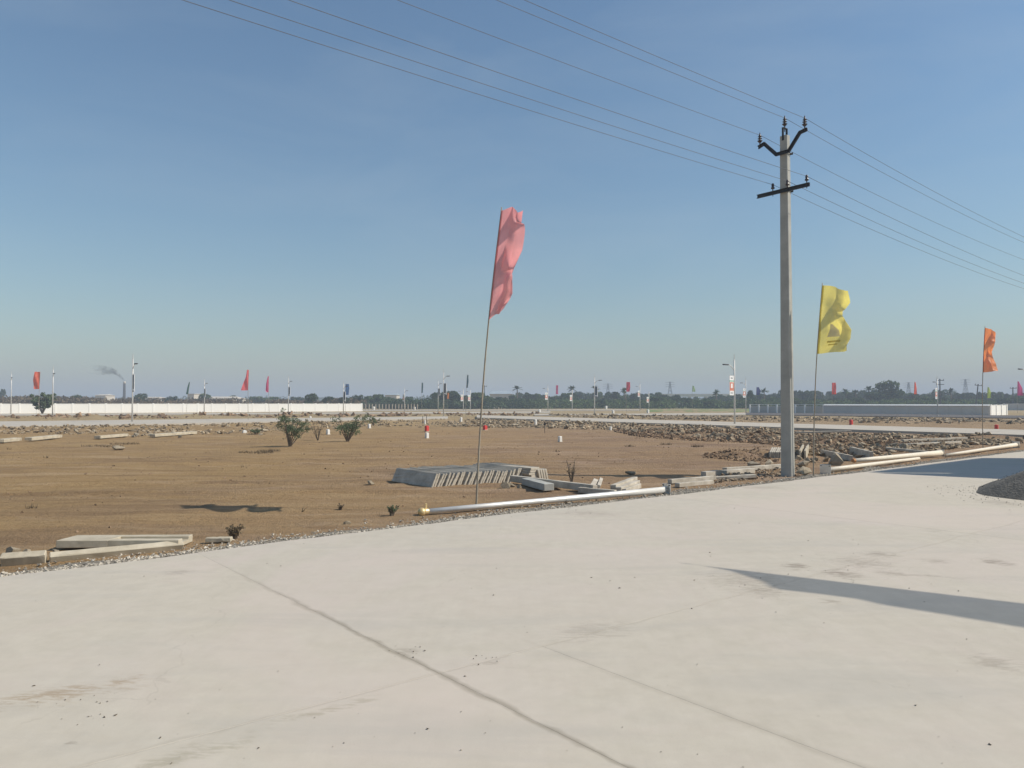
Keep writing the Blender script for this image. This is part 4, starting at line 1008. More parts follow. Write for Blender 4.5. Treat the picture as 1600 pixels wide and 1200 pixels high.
# ------------------------------------------------------------------ main electric pole and its line
POLE_P = G(1231, 741, 0.0)
POLE_RZ = math.atan2(-V.y, -V.x)
POLE_W = Vector((math.cos(POLE_RZ), math.sin(POLE_RZ), 0))
def electric_pole(loc, label):
    e = empty('electric_pole', loc, label, 'electric pole', 'electric poles of the overhead line')
    e.rotation_euler = (0, 0, POLE_RZ)          # local x = across the line (towards the camera side), local y = along the road
    # local axes: x = -V, y = U
    Hp = 7.68
    def sect(z, wx, wy, c=0.018):
        return [(-wx + c, -wy, z), (wx - c, -wy, z), (wx, -wy + c, z), (wx, wy - c, z), (wx - c, wy, z), (-wx + c, wy, z), (-wx, wy - c, z), (-wx, -wy + c, z)]
    vs = []; fs = []; nz = 12
    for i in range(nz + 1):
        t = i / nz; z = -0.6 + (Hp + 0.6) * t
        vs += sect(z, 0.136 + (0.090 - 0.136) * t, 0.084 + (0.074 - 0.084) * t)
    for i in range(nz):
        for k in range(8): fs.append((i * 8 + k, i * 8 + (k + 1) % 8, (i + 1) * 8 + (k + 1) % 8, (i + 1) * 8 + k))
    fs.append(tuple(nz * 8 + k for k in range(8)))
    MB().add(vs, fs).build('shaft', M_PSCC, e)
    yb = -0.112
    # V cross arm from a bent channel: web plus two flanges
    P_ = [(-0.60, 7.555), (-0.45, 7.60), (-0.14, 7.27), (0.17, 7.27), (0.45, 7.61), (0.61, 7.635)]
    m = MB()
    for (x0, z0), (x1, z1) in zip(P_[:-1], P_[1:]):
        a = math.atan2(z1 - z0, x1 - x0); l_ = math.hypot(x1 - x0, z1 - z0) + 0.03
        Mx = Matrix.Translation(((x0 + x1) / 2, yb, (z0 + z1) / 2)) @ Matrix.Rotation(-a, 4, 'Y')
        m.box(0, 0, 0, l_, 0.008, 0.075, Mx); m.box(0, -0.018, 0.036, l_ - .002, 0.034, 0.007, Mx); m.box(0, -0.018, -0.036, l_ - .002, 0.034, 0.007, Mx)
    m.build('v_cross_arm', M_STEEL, e)
    m = MB(); m.box(0, yb + 0.012, 6.41, 1.32, 0.008, 0.085); m.box(0, yb - 0.010, 6.449, 1.318, 0.036, 0.007); m.box(0, yb - 0.010, 6.371, 1.318, 0.036, 0.007)
    m.build('cross_arm', M_STEEL, e)
    for z, nm in ((7.27, 'clamp'), (6.41, 'clamp')):
        m = MB(); m.tube([(0.115, yb - .02, z), (0.115, 0.12, z)], 0.011, 6); m.tube([(-0.115, yb - .02, z), (-0.115, 0.12, z)], 0.011, 6); m.box(0, 0.098, z, 0.28, 0.008, 0.05)
        m.build(nm, M_STEEL, e)
    m = MB(); m.box(0, -0.078, 7.72, 0.05, 0.008, 0.30); m.box(0, 0.078, 7.72, 0.05, 0.008, 0.30); m.box(0, 0, 7.862, 0.05, 0.148, 0.008); m.build('top_bracket', M_STEEL, e)
    def big(x, y, z):
        o = MB().lathe((x, y, z), [(.013, -.08), (.013, 0.02), (.032, .022), (.05, .05), (.062, .058), (.030, .072), (.028, .10), (.055, .112), (.026, .126), (.026, .15), (.048, .16), (.024, .175), (.026, .195), (.014, .205), (.010, .25)], 12).build('insulator', M_INSUL, e, True)
        MB().tube([(x, y, z - 0.12), (x, y, z - 0.02)], 0.010, 6).build('pin', M_STEEL, o)
    big(-0.56, yb - 0.02, 7.635); big(0, 0, 7.90); big(0.57, yb - 0.02, 7.70)
    for x in (-0.24, 0.13, 0.60):
        o = MB().lathe((x, yb - 0.01, 6.47), [(.01, -.04), (.012, .03), (.04, .035), (.043, .06), (.028, .075), (.032, .12), (.026, .15), (.012, .16)], 12).build('insulator', M_INSUL, e, True)
        MB().tube([(x, yb - .01, 6.33), (x, yb - .01, 6.48)], 0.008, 6).build('pin', M_STEEL, o)
    return e
SPAN, SPAN_L = 44.0, 26.0
for k, lab in ((0, 'tall concrete electric pole with V shaped and straight cross arms'), (-1, 'concrete electric pole of the line, behind the camera on the left'), (1, 'concrete electric pole of the line, out beyond the right edge')):
    electric_pole(POLE_P + U * (SPAN * k if k > 0 else SPAN_L * k) + Vector((0, 0, 0.25 if k < 0 else 0)), lab)
WIRES = [(-0.56, -0.12, 7.83, 'upper left overhead wire from the left tip of the V arm', 1.0), (0, 0, 8.10, 'topmost overhead wire from the pin on the pole top', 1.0), (0.57, -0.12, 7.90, 'upper right overhead wire from the right tip of the V arm', 1.0),
         (-0.24, -0.115, 6.60, 'lowest overhead wire from the left pin of the straight arm', 1.0), (0.13, -0.115, 6.60, 'lower overhead wire from the middle pin of the straight arm', 1.0), (0.60, -0.115, 6.60, 'lower overhead wire from the right pin of the straight arm', 1.0)]
for wx, wy, wz, lab, sg in WIRES:
    m = MB()
    for a in (-1, 0):
        pts = []
        for i in range(41):
            t = i / 40; s_ = (a + t) * (SPAN if a == 0 else SPAN_L)
            p = POLE_P + POLE_W * wx + U * (wy + s_); p.z = wz - 4 * (sg if a == 0 else 0.12) * t * (1 - t) + (0.25 * (1 - t) if a < 0 else 0); pts.append(p)
        m.tube(pts, 0.0047, 5)
    o = m.build('overhead_wire', M_WIRE, None, True); tag(o, lab, 'wire', 'overhead wires')

# ------------------------------------------------------------------ street lamps
def lamp(px, yb, yt, kind, sgn, label, banner=None, arm=0.85, Y=None, armdrop=0.10, w=0.055):
    b = G(px, yb, 0.05) if Y is None else A(px, yb, Y)
    b.z = zt1(b.x, b.y)
    Ht = A(px, yt, b.y).z - b.z
    D = (-V if kind == 'A' else -U) * sgn
    e = empty('street_lamp', b, label, 'street lamp', 'street lamps along the plot roads', math.atan2(D.y, D.x))
    fs_ = max(1.0, b.y / 85.0) ** 0.5
    MB().tube([(0, 0, -.1), (0, 0, Ht * 0.5), (0, 0, Ht * .93)], [w * 1.15 * fs_, w * fs_, w * .8 * fs_], 10).build('post', M_LAMPPOLE, e, True)
    MB().tube([(0, 0, Ht * .93), (0, 0, Ht - .05), (0, 0, Ht)], [.030 * fs_, .022 * fs_, .035 * fs_], 6).build('finial', M_LAMPPOLE, e)
    za = Ht * (0.93 - armdrop)
    MB().tube([(0.0, 0, za - .25), (arm * .3, 0, za - .02), (arm * .55, 0, za + .10), (arm * .75, 0, za + .12)], [.030 * fs_, .028 * fs_, .025 * fs_, .022 * fs_], 6).build('arm', M_LAMPPOLE, e, True)
    MB().box(arm * .75 + .26, 0, za + .125, .56, .20, .085, None, .03).build('lamp_head', M_HEAD, e)
    MB().box(0, 0, 0.12, .26, .26, .02).build('base_plate', M_LAMPPOLE, e)
    if banner:
        zt0 = Ht * 0.70; hb = min(1.35, Ht * .27); bw = 0.50 * (1.0 if b.y < 110 else 1.2)
        s_ = banner[1]
        x0 = w + 0.03
        def strip(nm, za_, zb_, mt, par, t=0.03, dx=0.0):
            return MB().box(s_ * (x0 + bw / 2), 0, (za_ + zb_) / 2, bw - dx, t, abs(za_ - zb_)).build(nm, mt, par)
        bn = strip('banner', zt0, zt0 - hb, M_PAPER if banner[0] == 'white' else M_BDRK, e)
        m = MB()
        for z_ in (zt0 + .02, zt0 - hb - .02): m.tube([(0, 0, z_), (s_ * (x0 + bw), 0, z_)], .014, 6)
        m.build('banner_rod', M_LAMPPOLE, e)
        if banner[0] == 'white':
            strip('print', zt0 - hb * .24, zt0 - hb * .29, M_BGRN, bn, 0.036)
            strip('print', zt0 - hb * .33, zt0 - hb * .78, M_BRED, bn, 0.036, .04)
            MB().box(s_ * (x0 + bw / 2), 0, zt0 - hb * .52, bw * .42, .040, hb * .24).build('print', M_PAPER, bn)
            MB().box(s_ * (x0 + bw / 2), 0, zt0 - hb * .11, bw * .46, .038, hb * .05).build('print', M_BDRK, bn)
            for q_ in (.86, .92): MB().box(s_ * (x0 + bw / 2), 0, zt0 - hb * q_, bw * .62, .038, hb * .022).build('print', M_BDRK, bn)
        else:
            MB().box(s_ * (x0 + bw - 0.02), 0, zt0 - hb / 2, .045, .036, hb).build('print', M_PAPER, bn)
            MB().box(s_ * (x0 + bw / 2), 0, zt0 - hb * .9, bw * .8, .036, hb * .10).build('print', M_PAPER, bn)
    return e
lamp(206.5, 660, 553, 'A', 1, 'tall street lamp before the left white wall with a dark banner', ('dark', 1), 1.0)
lamp(82, 650.5, 572, 'A', 1, 'street lamp without banner right of the vermilion flag', None, .5)
lamp(17, 645.5, 580, 'A', 1, 'leftmost street lamp at the left edge', None, .35)
lamp(319, 645, 591, 'A', 1, 'street lamp left of the coral flag over the white wall', ('dark', 1), 1.2)
lamp(450.5, 645.5, 587, 'A', 1, 'street lamp with dark banner right of the rose flag', ('dark', 1), 1.0)
lamp(536.5, 649, 596, 'A', 1, 'street lamp beside the blue flag at the end of the white wall', ('dark', 1), .9)
lamp(693, 650, 577, 'A', 1, 'tallest centre street lamp with dark banner, arm to the right', ('dark', 1), 1.0)
lamp(684.5, 642.5, 592, 'A', 1, 'lower street lamp just left of the tallest centre one', ('dark', 1), .9)
lamp(632, 637, 605, 'A', 1, 'far street lamp above the dark fence', ('white', -1), 1.0, Y=150)
lamp(929, 648, 585, 'A', 1, 'street lamp with dark banner right of centre, arm to the right', ('dark', 1), 1.1)
lamp(856, 637, 601, 'B', 1, 'far street lamp with white banner right of the pink flag pole', ('white', 1), 1.0, Y=150)
lamp(724, 636.5, 606, 'B', 1, 'far street lamp with white banner left of the slate flag', ('white', 1), 1.0, Y=165)
lamp(735, 636.5, 607, 'B', 1, 'far street lamp with white banner between slate flag and pink flag pole', ('white', 1), .9, Y=175)
lamp(894, 636, 607, 'B', 1, 'far street lamp with white banner beneath the palm', ('white', 1), .9, Y=175)
lamp(1000, 641, 597, 'B', 1, 'street lamp with white banner right of the crimson flag', ('white', 1), 1.0)
lamp(1014, 642, 611, 'B', 1, 'shorter lamp with white banner right beside the crimson flag lamp', ('white', 1), .6, Y=160)
lamp(1148, 664, 554, 'B', 1, 'near street lamp left of the main pole with red and white banner', ('white', 1), 1.0)
lamp(1165.5, 646, 590, 'B', 1, 'smaller street lamp between the near lamp and the main pole', ('white', 1), 1.0)
lamp(1465, 649, 588, 'B', 1, 'street lamp with white banner in front of the grey wall', ('white', 1), .8)
lamp(1608, 662, 572, 'B', 1, 'street lamp at the right edge, only its long arm in view', None, 2.0, Y=62, armdrop=0.02)

# ------------------------------------------------------------------ boundary walls and fences
def wall(name, p0, p1, h, n, t, mpan, mcap, label, cat='wall', proud=0.10, cap_over=0.05, post_w=0.28, extra=0.12, cap_h=0.06, ridge=None):
    p0 = Vector(p0); p1 = Vector(p1); d = p1 - p0; d.z = 0; Lw = d.length; z = -0.2
    e = empty(name, (p0.x, p0.y, z), label, cat, None, math.atan2(d.y, d.x)); st = Lw / n; hh = h - z + GZ
    mp_ = MB().box(0, 0, hh / 2, st - post_w, t, hh).mesh('panel', mpan)
    mq = MB().box(0, 0, (hh + extra) / 2, post_w, t + proud, hh + extra, None, .02).mesh('post', mpan)
    mc = MB().box(0, 0, hh + cap_h / 2, st - (post_w if cap_h < .1 else 0) - .004, t + cap_over, cap_h, None, .01).mesh('coping', mcap)
    if ridge:
        rw, rh = ridge; x0, x1 = -st / 2 + .002, st / 2 - .002; zb = hh + .004
        mc = MB().add([(x0, -rw, zb), (x1, -rw, zb), (x1, rw, zb), (x0, rw, zb), (x0, 0, zb + rh), (x1, 0, zb + rh)], [(0, 1, 5, 4), (2, 3, 4, 5), (0, 4, 3), (1, 2, 5), (0, 3, 2, 1)]).mesh('coping', mcap)
    for k in range(n):
        link('panel', mp_, e, (st * (k + .5), 0, 0)); link('coping', mc, e, (st * (k + .5), 0, 0))
    for k in range(n + 1): link('post', mq, e, (st * k, 0, 0))
    return e
wl0 = G(-90, 647.0, GZ); wl1 = G(565, 642.6, GZ)
wall('boundary_wall', wl0, wl1, 1.52, 28, .18, M_WHITE, M_WHITE, 'long white boundary wall of posts and panels on the left', proud=.05)
wr0 = G(1288, 646.4, GZ); wr1 = G(1546, 649.0, GZ)
wall('boundary_wall', wr0, wr1, 1.32, 13, .18, M_GREYWALL, M_WHITE, 'grey boundary wall on the right with a white coping', ridge=(.27, .17), extra=.02)
dd = Vector((0.80, 0.60, 0)) ; wr2 = wr1 + dd * 5.5
wall('boundary_wall', wr1 + dd * .3, wr2, 1.36, 3, .18, M_WHITE, M_WHITE, 'short sunlit white return at the end of the right wall', proud=.14)
wall('boundary_wall', G(1568, 641, GZ) , G(1760, 642.5, GZ), 1.5, 8, .2, M_GREYWALL, M_WHITE, 'grey wall farther off at the right edge')
wall('boundary_wall', G(642, 638.4, GZ), G(992, 637.3, GZ), 0.95, 26, .25, M_WHITE, M_WHITE, 'low white wall far off before the middle trees', proud=.05, extra=.03)
def post_fence(name, p0, p1, h, n, mpost, mrail, label, infill=None, pw=.12, rails=(0.25, 0.6, 0.95)):
    p0 = Vector(p0); p1 = Vector(p1); d = p1 - p0; d.z = 0; Lw = d.length
    e = empty(name, (p0.x, p0.y, -0.2), label, 'fence', None, math.atan2(d.y, d.x)); st = Lw / n
    mq = MB().box(0, 0, (h + .2) / 2, pw, pw, h + .2).mesh('post', mpost)
    for k in range(n + 1): link('post', mq, e, (st * k, 0, 0), (R.uniform(-.03, .03), R.uniform(-.03, .03), 0))
    for f in rails: MB().box(Lw / 2, 0, .2 + h * f, Lw, .05, .06).build('rail', mrail, e)
    if infill:
        mi = MB().box(0, 0.04, (h * .8 + .2) / 2, st - pw - .02, .05, h * .8 + .2).mesh('panel', infill)
        for k in range(n): link('panel', mi, e, (st * (k + .5), 0, 0))
    return e
post_fence('fence', G(566, 641.2, GZ), G(652, 640.6, GZ), 1.4, 17, M_BAMBOO, M_STEEL, 'dark open post fence right of the left white wall', pw=.2)
post_fence('fence', G(1172, 645.6, GZ), G(1287, 646.3, GZ), 1.42, 8, M_WHITE, M_WHITE, 'fence of pale posts with dull panels beside the main pole', simple('dull_fence_panel', (0.44, 0.43, 0.38), (0.50, 0.48, 0.43), .6, .9, world_co=True), pw=.22, rails=(.97,))

# ------------------------------------------------------------------ vegetation
def leaf_cloud(rng, blobs, n, size, shell=0.55):
    """blobs: (cx,cy,cz,rx,ry,rz); leaf-sized faces spread through the blobs, denser to the outside"""
    m = MB(); wsum = sum(b[3] * b[4] * b[5] for b in blobs)
    for b in blobs:
        k = int(n * b[3] * b[4] * b[5] / wsum)
        for _ in range(k):
            a = rng.uniform(0, 2 * PI); c = rng.uniform(-1, 1); s_ = math.sqrt(1 - c * c); r_ = shell + (1 - shell) * rng.random() ** .6
            r_ *= 1 + .22 * math.sin(3 * a + b[0] * 3) * s_
            p = Vector((b[0] + b[3] * r_ * s_ * math.cos(a), b[1] + b[4] * r_ * s_ * math.sin(a), b[2] + b[5] * r_ * c))
            q = Vector((rng.gauss(0, 1), rng.gauss(0, 1), rng.gauss(0, 1) + .4)).normalized(); t = q.orthogonal().normalized(); bt = q.cross(t)
            sz = size * rng.uniform(.6, 1.3)
            an = rng.uniform(0, 6.28); t2 = t * math.cos(an) + bt * math.sin(an); b2 = q.cross(t2)
            o = len(m.v); m.v += [tuple(p - t2 * sz), tuple(p - b2 * sz * .55 + q * sz * .1), tuple(p + t2 * sz), tuple(p + b2 * sz * .55 + q * sz * .1)]
            m.f.append((o, o + 1, o + 2, o + 3))
    return m
def crown_blobs(rng, h, w, n):
    bl = []
    for _ in range(n):
        a = rng.uniform(0, 6.28); r_ = w * rng.uniform(.1, .72); z = h * rng.uniform(.38, .86)
        k = 1 - abs(z / h - .55) * .8
        bl.append((r_ * math.cos(a) * k, r_ * math.sin(a) * k, z, w * rng.uniform(.3, .5) * k, w * rng.uniform(.3, .5) * k, h * rng.uniform(.12, .2)))
    return bl
tr = random.Random(77); TREE_ME = []
for k in range(7):
    h = 1.0; w = tr.uniform(.42, .62)
    bl = crown_blobs(tr, h, w, 9 if k < 5 else 6)
    crown = leaf_cloud(tr, bl, 1500, .052).mesh('crown', M_LEAF if k % 2 else M_LEAFD)
    m = MB(); m.tube([(0, 0, -.05), (.01, 0, .2), (-.01, .01, .45), (0, 0, .7)], [.035, .028, .02, .008], 7)
    for b in bl[:5]: m.tube([(0, 0, .25 + .1 * tr.random()), (b[0] * .5, b[1] * .5, b[2] * .8), (b[0], b[1], b[2])], [.016, .011, .005], 5)
    TREE_ME.append((crown, m.mesh('trunk', M_BARK, True)))
def tree(px, ytop, Y, wscale, label, group=None, k=None, name='tree'):
    b = A(px, 632, Y); b.z = zt1(b.x, b.y); h = A(px, ytop, Y).z - b.z
    e = empty(name, b, label, 'tree', group, tr.uniform(0, 6.28)); c, t = TREE_ME[tr.randrange(7) if k is None else k]
    for nm, me in (('crown', c), ('trunk', t)):
        o = link(nm, me, e); o.scale = (h * wscale, h * wscale, h)
    return e
def tl(x): return float(np.interp(x, [800, 840, 900, 960, 1030, 1060, 1100, 1150, 1200, 1260, 1340, 1430, 1500, 1560, 1620, 1700], [617, 614, 612, 613, 613, 618, 619, 617, 611, 612, 611, 612, 611, 613, 611, 612]))
x = 800
while x < 1690:
    tree(x, tl(x) + tr.uniform(-3, 5), tr.uniform(270, 340), tr.uniform(.9, 1.5), 'leafy tree in the far wood line behind the right wall' if x > 1240 else 'leafy tree in the far wood line right of centre', 'trees of the far right wood line' if x > 1240 else 'trees of the far middle wood line')
    x += tr.uniform(7, 13)
x = 812
while x < 1690:                                 # lower growth in front that closes the wood line
    tree(x, 622 + tr.uniform(-3, 4), tr.uniform(235, 262), tr.uniform(1.7, 2.5), 'low bushy tree at the front of the far wood line, right of the main pole' if x > 1240 else 'low bushy tree at the front of the far wood line, left of the main pole', 'low trees of the right wood line' if x > 1240 else 'low trees of the middle wood line')
    x += tr.uniform(11, 18)
tree(1384, 595, 255, 1.25, 'big round tree standing above the wood behind the grey wall', k=1)
tree(1362, 611, 252, 1.3, 'dark tree tucked at the left foot of the big round tree', k=0)
tree(1172, 609, 250, .55, 'slim dark conical tree left of the main pole', k=2)
for x_, y_, Y_, w_, lab in [(575, 617, 240, 1.4, 'tree above the left end of the dark fence'), (592, 614, 235, 1.5, 'broad dark tree above the dark fence'), (612, 619, 240, 1.3, 'dusty tree above the middle of the dark fence'),
                            (640, 618, 238, 1.2, 'tree above the right end of the dark fence'), (680, 613, 225, 1.3, 'dark tree left behind the tallest centre lamp'), (703, 610, 228, 1.7, 'broad dark tree right behind the tallest centre lamp'),
                            (722, 617, 235, 1.4, 'tree behind the white banners left of the pink flag pole'), (748, 611, 230, 1.8, 'dark round tree just left of the pink flag pole'), (765, 619, 232, 1.7, 'low tree just right of the pink flag pole'),
                            (785, 620, 240, 1.7, 'low tree below the pale roofed shed'), (488, 614, 200, 1.1, 'green tree rising above the white wall near its end'), (515, 619, 210, 1.4, 'green tree above the white wall, middle of three near its end'),
                            (538, 620, 205, 1.5, 'bushy tree behind the blue flag'), (558, 617, 215, 1.1, 'tree at the very end of the left white wall'), (118, 617, 230, 1.2, 'small tree above the white wall left of the chimney'),
                            (220, 615, 240, 1.2, 'dark tree above the white wall right of the chimney'), (320, 615, 260, 1.3, 'tree behind the lamp left of the coral flag'), (3, 607, 330, .45, 'tall thin tree at the left edge'),
                            (268, 619, 250, 1.2, 'small tree left of the dark green flag'), (400, 618, 300, 2.0, 'low far tree between the coral and rose flags'), (430, 620, 320, 2.2, 'low far tree right of the rose flag'), (365, 618, 310, 1.9, 'low far tree left of the coral flag'), (465, 620, 300, 1.8, 'low far tree right of the dark banner lamp')]:
    tree(x_, y_, Y_, w_, lab)
def palm(px, ytop, Y, label):
    b = A(px, 632, Y); b.z = zt1(b.x, b.y); h = A(px, ytop, Y).z - b.z; e = empty('palm_tree', b, label, 'palm tree', 'palms above the far wood')
    MB().tube([(0, 0, -.2), (.1, 0, h * .5), (0, 0, h * .9)], [.28, .2, .17], 8).build('trunk', M_BARK, e, True)
    m = MB(); rg2 = random.Random(px)
    for k in range(22):
        a = rg2.uniform(0, 6.28); el = rg2.uniform(-.3, 1.3); l_ = rg2.uniform(1.4, 2.1); pr = None
        for i in range(5):
            t = i / 4; r_ = l_ * t; p = Vector((math.cos(a) * r_ * math.cos(el), math.sin(a) * r_ * math.cos(el), h * .9 + r_ * math.sin(el) - .55 * t * t * l_ * .5))
            s_ = Vector((-math.sin(a), math.cos(a), 0)) * (.32 * math.sin(PI * (t * .85 + .12))); dn = Vector((0, 0, -.12))
            o = len(m.v); m.v += [tuple(p - s_ + dn), tuple(p), tuple(p + s_ + dn)]
            if pr is not None: m.f += [(pr, pr + 1, o + 1, o), (pr + 1, pr + 2, o + 2, o + 1)]
            pr = o
    m.build('crown', M_LEAFD, e)
for x_, y_, lab in [(894, 604, 'palm rising above the wood behind a white banner lamp'), (930, 604, 'palm behind the dark banner lamp right of centre'), (976, 607, 'palm just behind the crimson flag'), (1119, 611, 'palm left of the near lamp with red banner'),
                    (1194, 608, 'palm right of the navy flag'), (1322, 609, 'palm left of the big round tree'), (1337, 611, 'palm nearest the left side of the big round tree'), (1486, 608, 'palm right of the utility pole'), (1358, 605, 'tall palm touching the left edge of the big round tree'), (808, 604, 'palm above the pale roofed shed')]:
    palm(x_, y_, 262, lab)

def bush(px, py, hpx, wpx, label, n=900, leaf=.045, mat=M_BUSH, stems=7, tilt=0.0, seed=1, name='bush', dens_lo=0.3, cat='bush'):
    p = GT(px, py); s_ = p.y / F_PX; h = hpx * s_; w = wpx * s_ * .5; rg2 = random.Random(seed)
    e = empty(name, p, label, cat); m = MB(); bl = []
    for k in range(stems):
        a = 2 * PI * k / stems + rg2.uniform(-.4, .4); r_ = w * rg2.uniform(.25, .95); z = h * rg2.uniform(.5, .97)
        tip = Vector((math.cos(a) * r_ + tilt * h, math.sin(a) * r_ * .8, z)); mid = Vector((tip.x * .4, tip.y * .4, z * .45))
        th = max(.012, h * .014)
        m.tube([(0, 0, -.05), mid, tip], [th * 1.3, th, th * .4], 5)
        for j in range(6):
            f = rg2.uniform(-.1, .95); q = mid.lerp(tip, f); dv = Vector((rg2.gauss(0, 1), rg2.gauss(0, 1), rg2.uniform(-.1, .9))).normalized() * h * rg2.uniform(.14, .28)
            m.tube([q, q + dv], [th * .5, th * .2], 4)
            c = q + dv; rr = h * rg2.uniform(.04, .10); bl.append((c.x, c.y, c.z, rr * 1.3, rr * 1.3, rr))
        rr = h * rg2.uniform(.05, .11); bl.append((tip.x, tip.y, tip.z, rr * 1.3, rr * 1.3, rr))
    m.build('stems', M_BARK, e)
    if n: leaf_cloud(rg2, bl, n, leaf, .2).build('foliage', mat, e)
    return e
bush(452, 698, 50, 52, 'taller green bush on the bare plot, left of two', 2400, .030, seed=2, tilt=.08, stems=10)
bush(543, 690, 44, 62, 'wider green bush on the bare plot, right of two', 2200, .032, seed=5, tilt=.12, stems=11)
bush(497, 688, 32, 36, 'bare twiggy bush between the two green bushes', 160, .03, M_DRY, seed=7)
bush(66, 647, 31, 46, 'dense green bush growing against the left white wall', 2600, .16, seed=9, stems=14)
bush(366, 842, 22, 34, 'dry straw coloured weed at the left road edge', 420, .016, M_DRY, seed=12, stems=12, name='weed', cat='weed')
bush(893, 757, 42, 42, 'sparse dry twig plant on the soil behind the silver post', 60, .02, M_DRY, seed=15, stems=5, name='twig_plant', cat='weed')
bush(612, 806, 16, 26, 'small grey green weed in gravel left of the brass ball', 260, .014, M_BUSH, seed=17, stems=8, name='weed', cat='weed')
bush(532, 797, 12, 14, 'tiny dark weed on the soil near the road edge', 90, .014, M_DRY, seed=18, stems=5, name='weed', cat='weed')
bush(583, 665, 14, 26, 'low green shrub on the bank right of the second bush', 400, .05, seed=19, name='shrub')
bush(400, 679, 9, 26, 'low green shrub on the bank left of the first bush', 300, .05, seed=20, name='shrub')
def tufts(name, label, cat, spots, mat, rg2, hh=.12):
    m = MB()
    for (x_, y_, z_, r_, n_) in spots:
        for _ in range(n_):
            a, q = rg2.uniform(0, 6.28), r_ * rg2.random() ** .5; bx, by = x_ + q * math.cos(a), y_ + q * .55 * math.sin(a)
            h = hh * rg2.uniform(.4, 1); lx, ly = rg2.gauss(0, .4) * h, rg2.gauss(0, .4) * h; w_ = h * .11; aa = rg2.uniform(0, 3.14)
            o = len(m.v); m.v += [(bx - w_ * math.cos(aa), by - w_ * math.sin(aa), z_ - .01), (bx + w_ * math.cos(aa), by + w_ * math.sin(aa), z_ - .01), (bx + lx, by + ly, z_ + h)]; m.f.append((o, o + 1, o + 2))
    return tag(m.build(name, mat), label, cat, kind='stuff')
rt = random.Random(31); sp = []
for cx_, cy_, r_, n_ in [(160, 698, .8, 260), (195, 694, .6, 160), (400, 708, .6, 240), (420, 705, .4, 120), (1090, 698, .25, 90), (1040, 695, .25, 70), (985, 698, .2, 50), (400, 679, .5, 150)]:
    p = GT(cx_, cy_); sp.append((p.x, p.y, p.z, r_, n_))
for _ in range(9):
    p = GT(rt.uniform(0, 1150), 690 + 110 * rt.random()); u, v = uv(p)
    if v > float(v_edge(u)) + .3: sp.append((p.x, p.y, p.z, rt.uniform(.03, .15), rt.randrange(4, 16)))
tufts('dry_grass', 'sparse tufts of dull dry grass scattered on the bare plot', 'grass', sp, M_SCRUB, rt, .11)
# brown scrub behind the left wall
bl = []; rs2 = random.Random(44)
for k in range(120):
    px = rs2.uniform(-60, 565); Yq = rs2.uniform(205, 260); b = A(px, 632, Yq); top = A(px, np.interp(px, [-60, 0, 100, 230, 420, 480, 565], [617, 618, 619, 622, 622, 625, 622]) + rs2.uniform(-1, 5), Yq).z
    rx = rs2.uniform(2.5, 6); bl.append((b.x, b.y, top * .45, rx, rx, top * .55))
tag(leaf_cloud(rs2, bl, 26000, .42, .5).build('scrubland', M_SCRUB), 'brown dusty scrub stretching behind the left white wall', 'scrub', kind='stuff')
bl = []
for k in range(60):
    px = rs2.uniform(560, 830); Yq = rs2.uniform(215, 250); b = A(px, 632, Yq); top = A(px, 624 + rs2.uniform(-2, 4), Yq).z
    rx = rs2.uniform(2.5, 5); bl.append((b.x, b.y, top * .45, rx, rx, top * .55))
tag(leaf_cloud(rs2, bl, 13000, .42, .5).build('undergrowth', M_LEAFD), 'dark green undergrowth behind the centre fence and low wall', 'undergrowth', kind='stuff')
bl = []
for k in range(150):
    px = rs2.uniform(820, 1720); Yq = rs2.uniform(228, 250); b = A(px, 632, Yq); top = A(px, 625 + rs2.uniform(-2, 3), Yq).z
    rx = rs2.uniform(2.5, 5); bl.append((b.x, b.y, top * .42, rx, rx, top * .58))
tag(leaf_cloud(rs2, bl, 30000, .42, .5).build('undergrowth', M_LEAF), 'green undergrowth closing the foot of the far wood line on the right', 'undergrowth', kind='stuff')
bl = []
for k in range(150):                              # hazy woodland at the far horizon
    px = rs2.uniform(-150, 1750); Yq = rs2.uniform(520, 800); b = A(px, 632, Yq); top = A(px, 621 + rs2.uniform(-2.5, 4), Yq).z
    rx = rs2.uniform(12, 24); bl.append((b.x, b.y, top * .4, rx, rx * .7, top * .6))
tag(leaf_cloud(rs2, bl, 24000, 1.3, .5).build('far_wood', M_LEAFD), 'hazy line of distant woodland along the whole horizon', 'wood', kind='stuff')

# ------------------------------------------------------------------ far buildings, chimney, pylons
def building(px0, px1, ytop, Y, depth, label, mwall, mroof, roofh=0.0, wins=3):
    a = A(px0, 632, Y); b = A(px1, 632, Y); w = b.x - a.x; h = A(px0, ytop, Y).z + 0.2 - roofh
    e = empty('building', ((a.x + b.x) / 2, Y, -0.2), label, 'building')
    MB().box(0, 0, h / 2, w, depth, h).build('wall', mwall, e)
    if roofh > 0:
        o = .4; m = MB(); m.add([(-w / 2 - o, -depth / 2 - o, h), (w / 2 + o, -depth / 2 - o, h), (w / 2 + o, depth / 2 + o, h), (-w / 2 - o, depth / 2 + o, h), (-w / 2 * .8, 0, h + roofh), (w / 2 * .8, 0, h + roofh)],
            [(0, 1, 5, 4), (1, 2, 5), (2, 3, 4, 5), (3, 0, 4), (0, 3, 2, 1)]); m.build('roof', mroof, e)
    else: MB().box(0, 0, h + .1, w + .5, depth + .5, .2).build('roof', mroof, e)
    for k in range(wins):
        x_ = -w / 2 + w * (k + .5) / wins
        MB().box(x_, -depth / 2 - .01, h * .62, w / wins * .35, .06, h * .3).build('window', M_GLASS, e)
    return e
building(766, 800, 611, 300, 12, 'pale long shed with a blue grey roof above the middle trees', M_CREAM, M_ROOF, 1.2, 5)
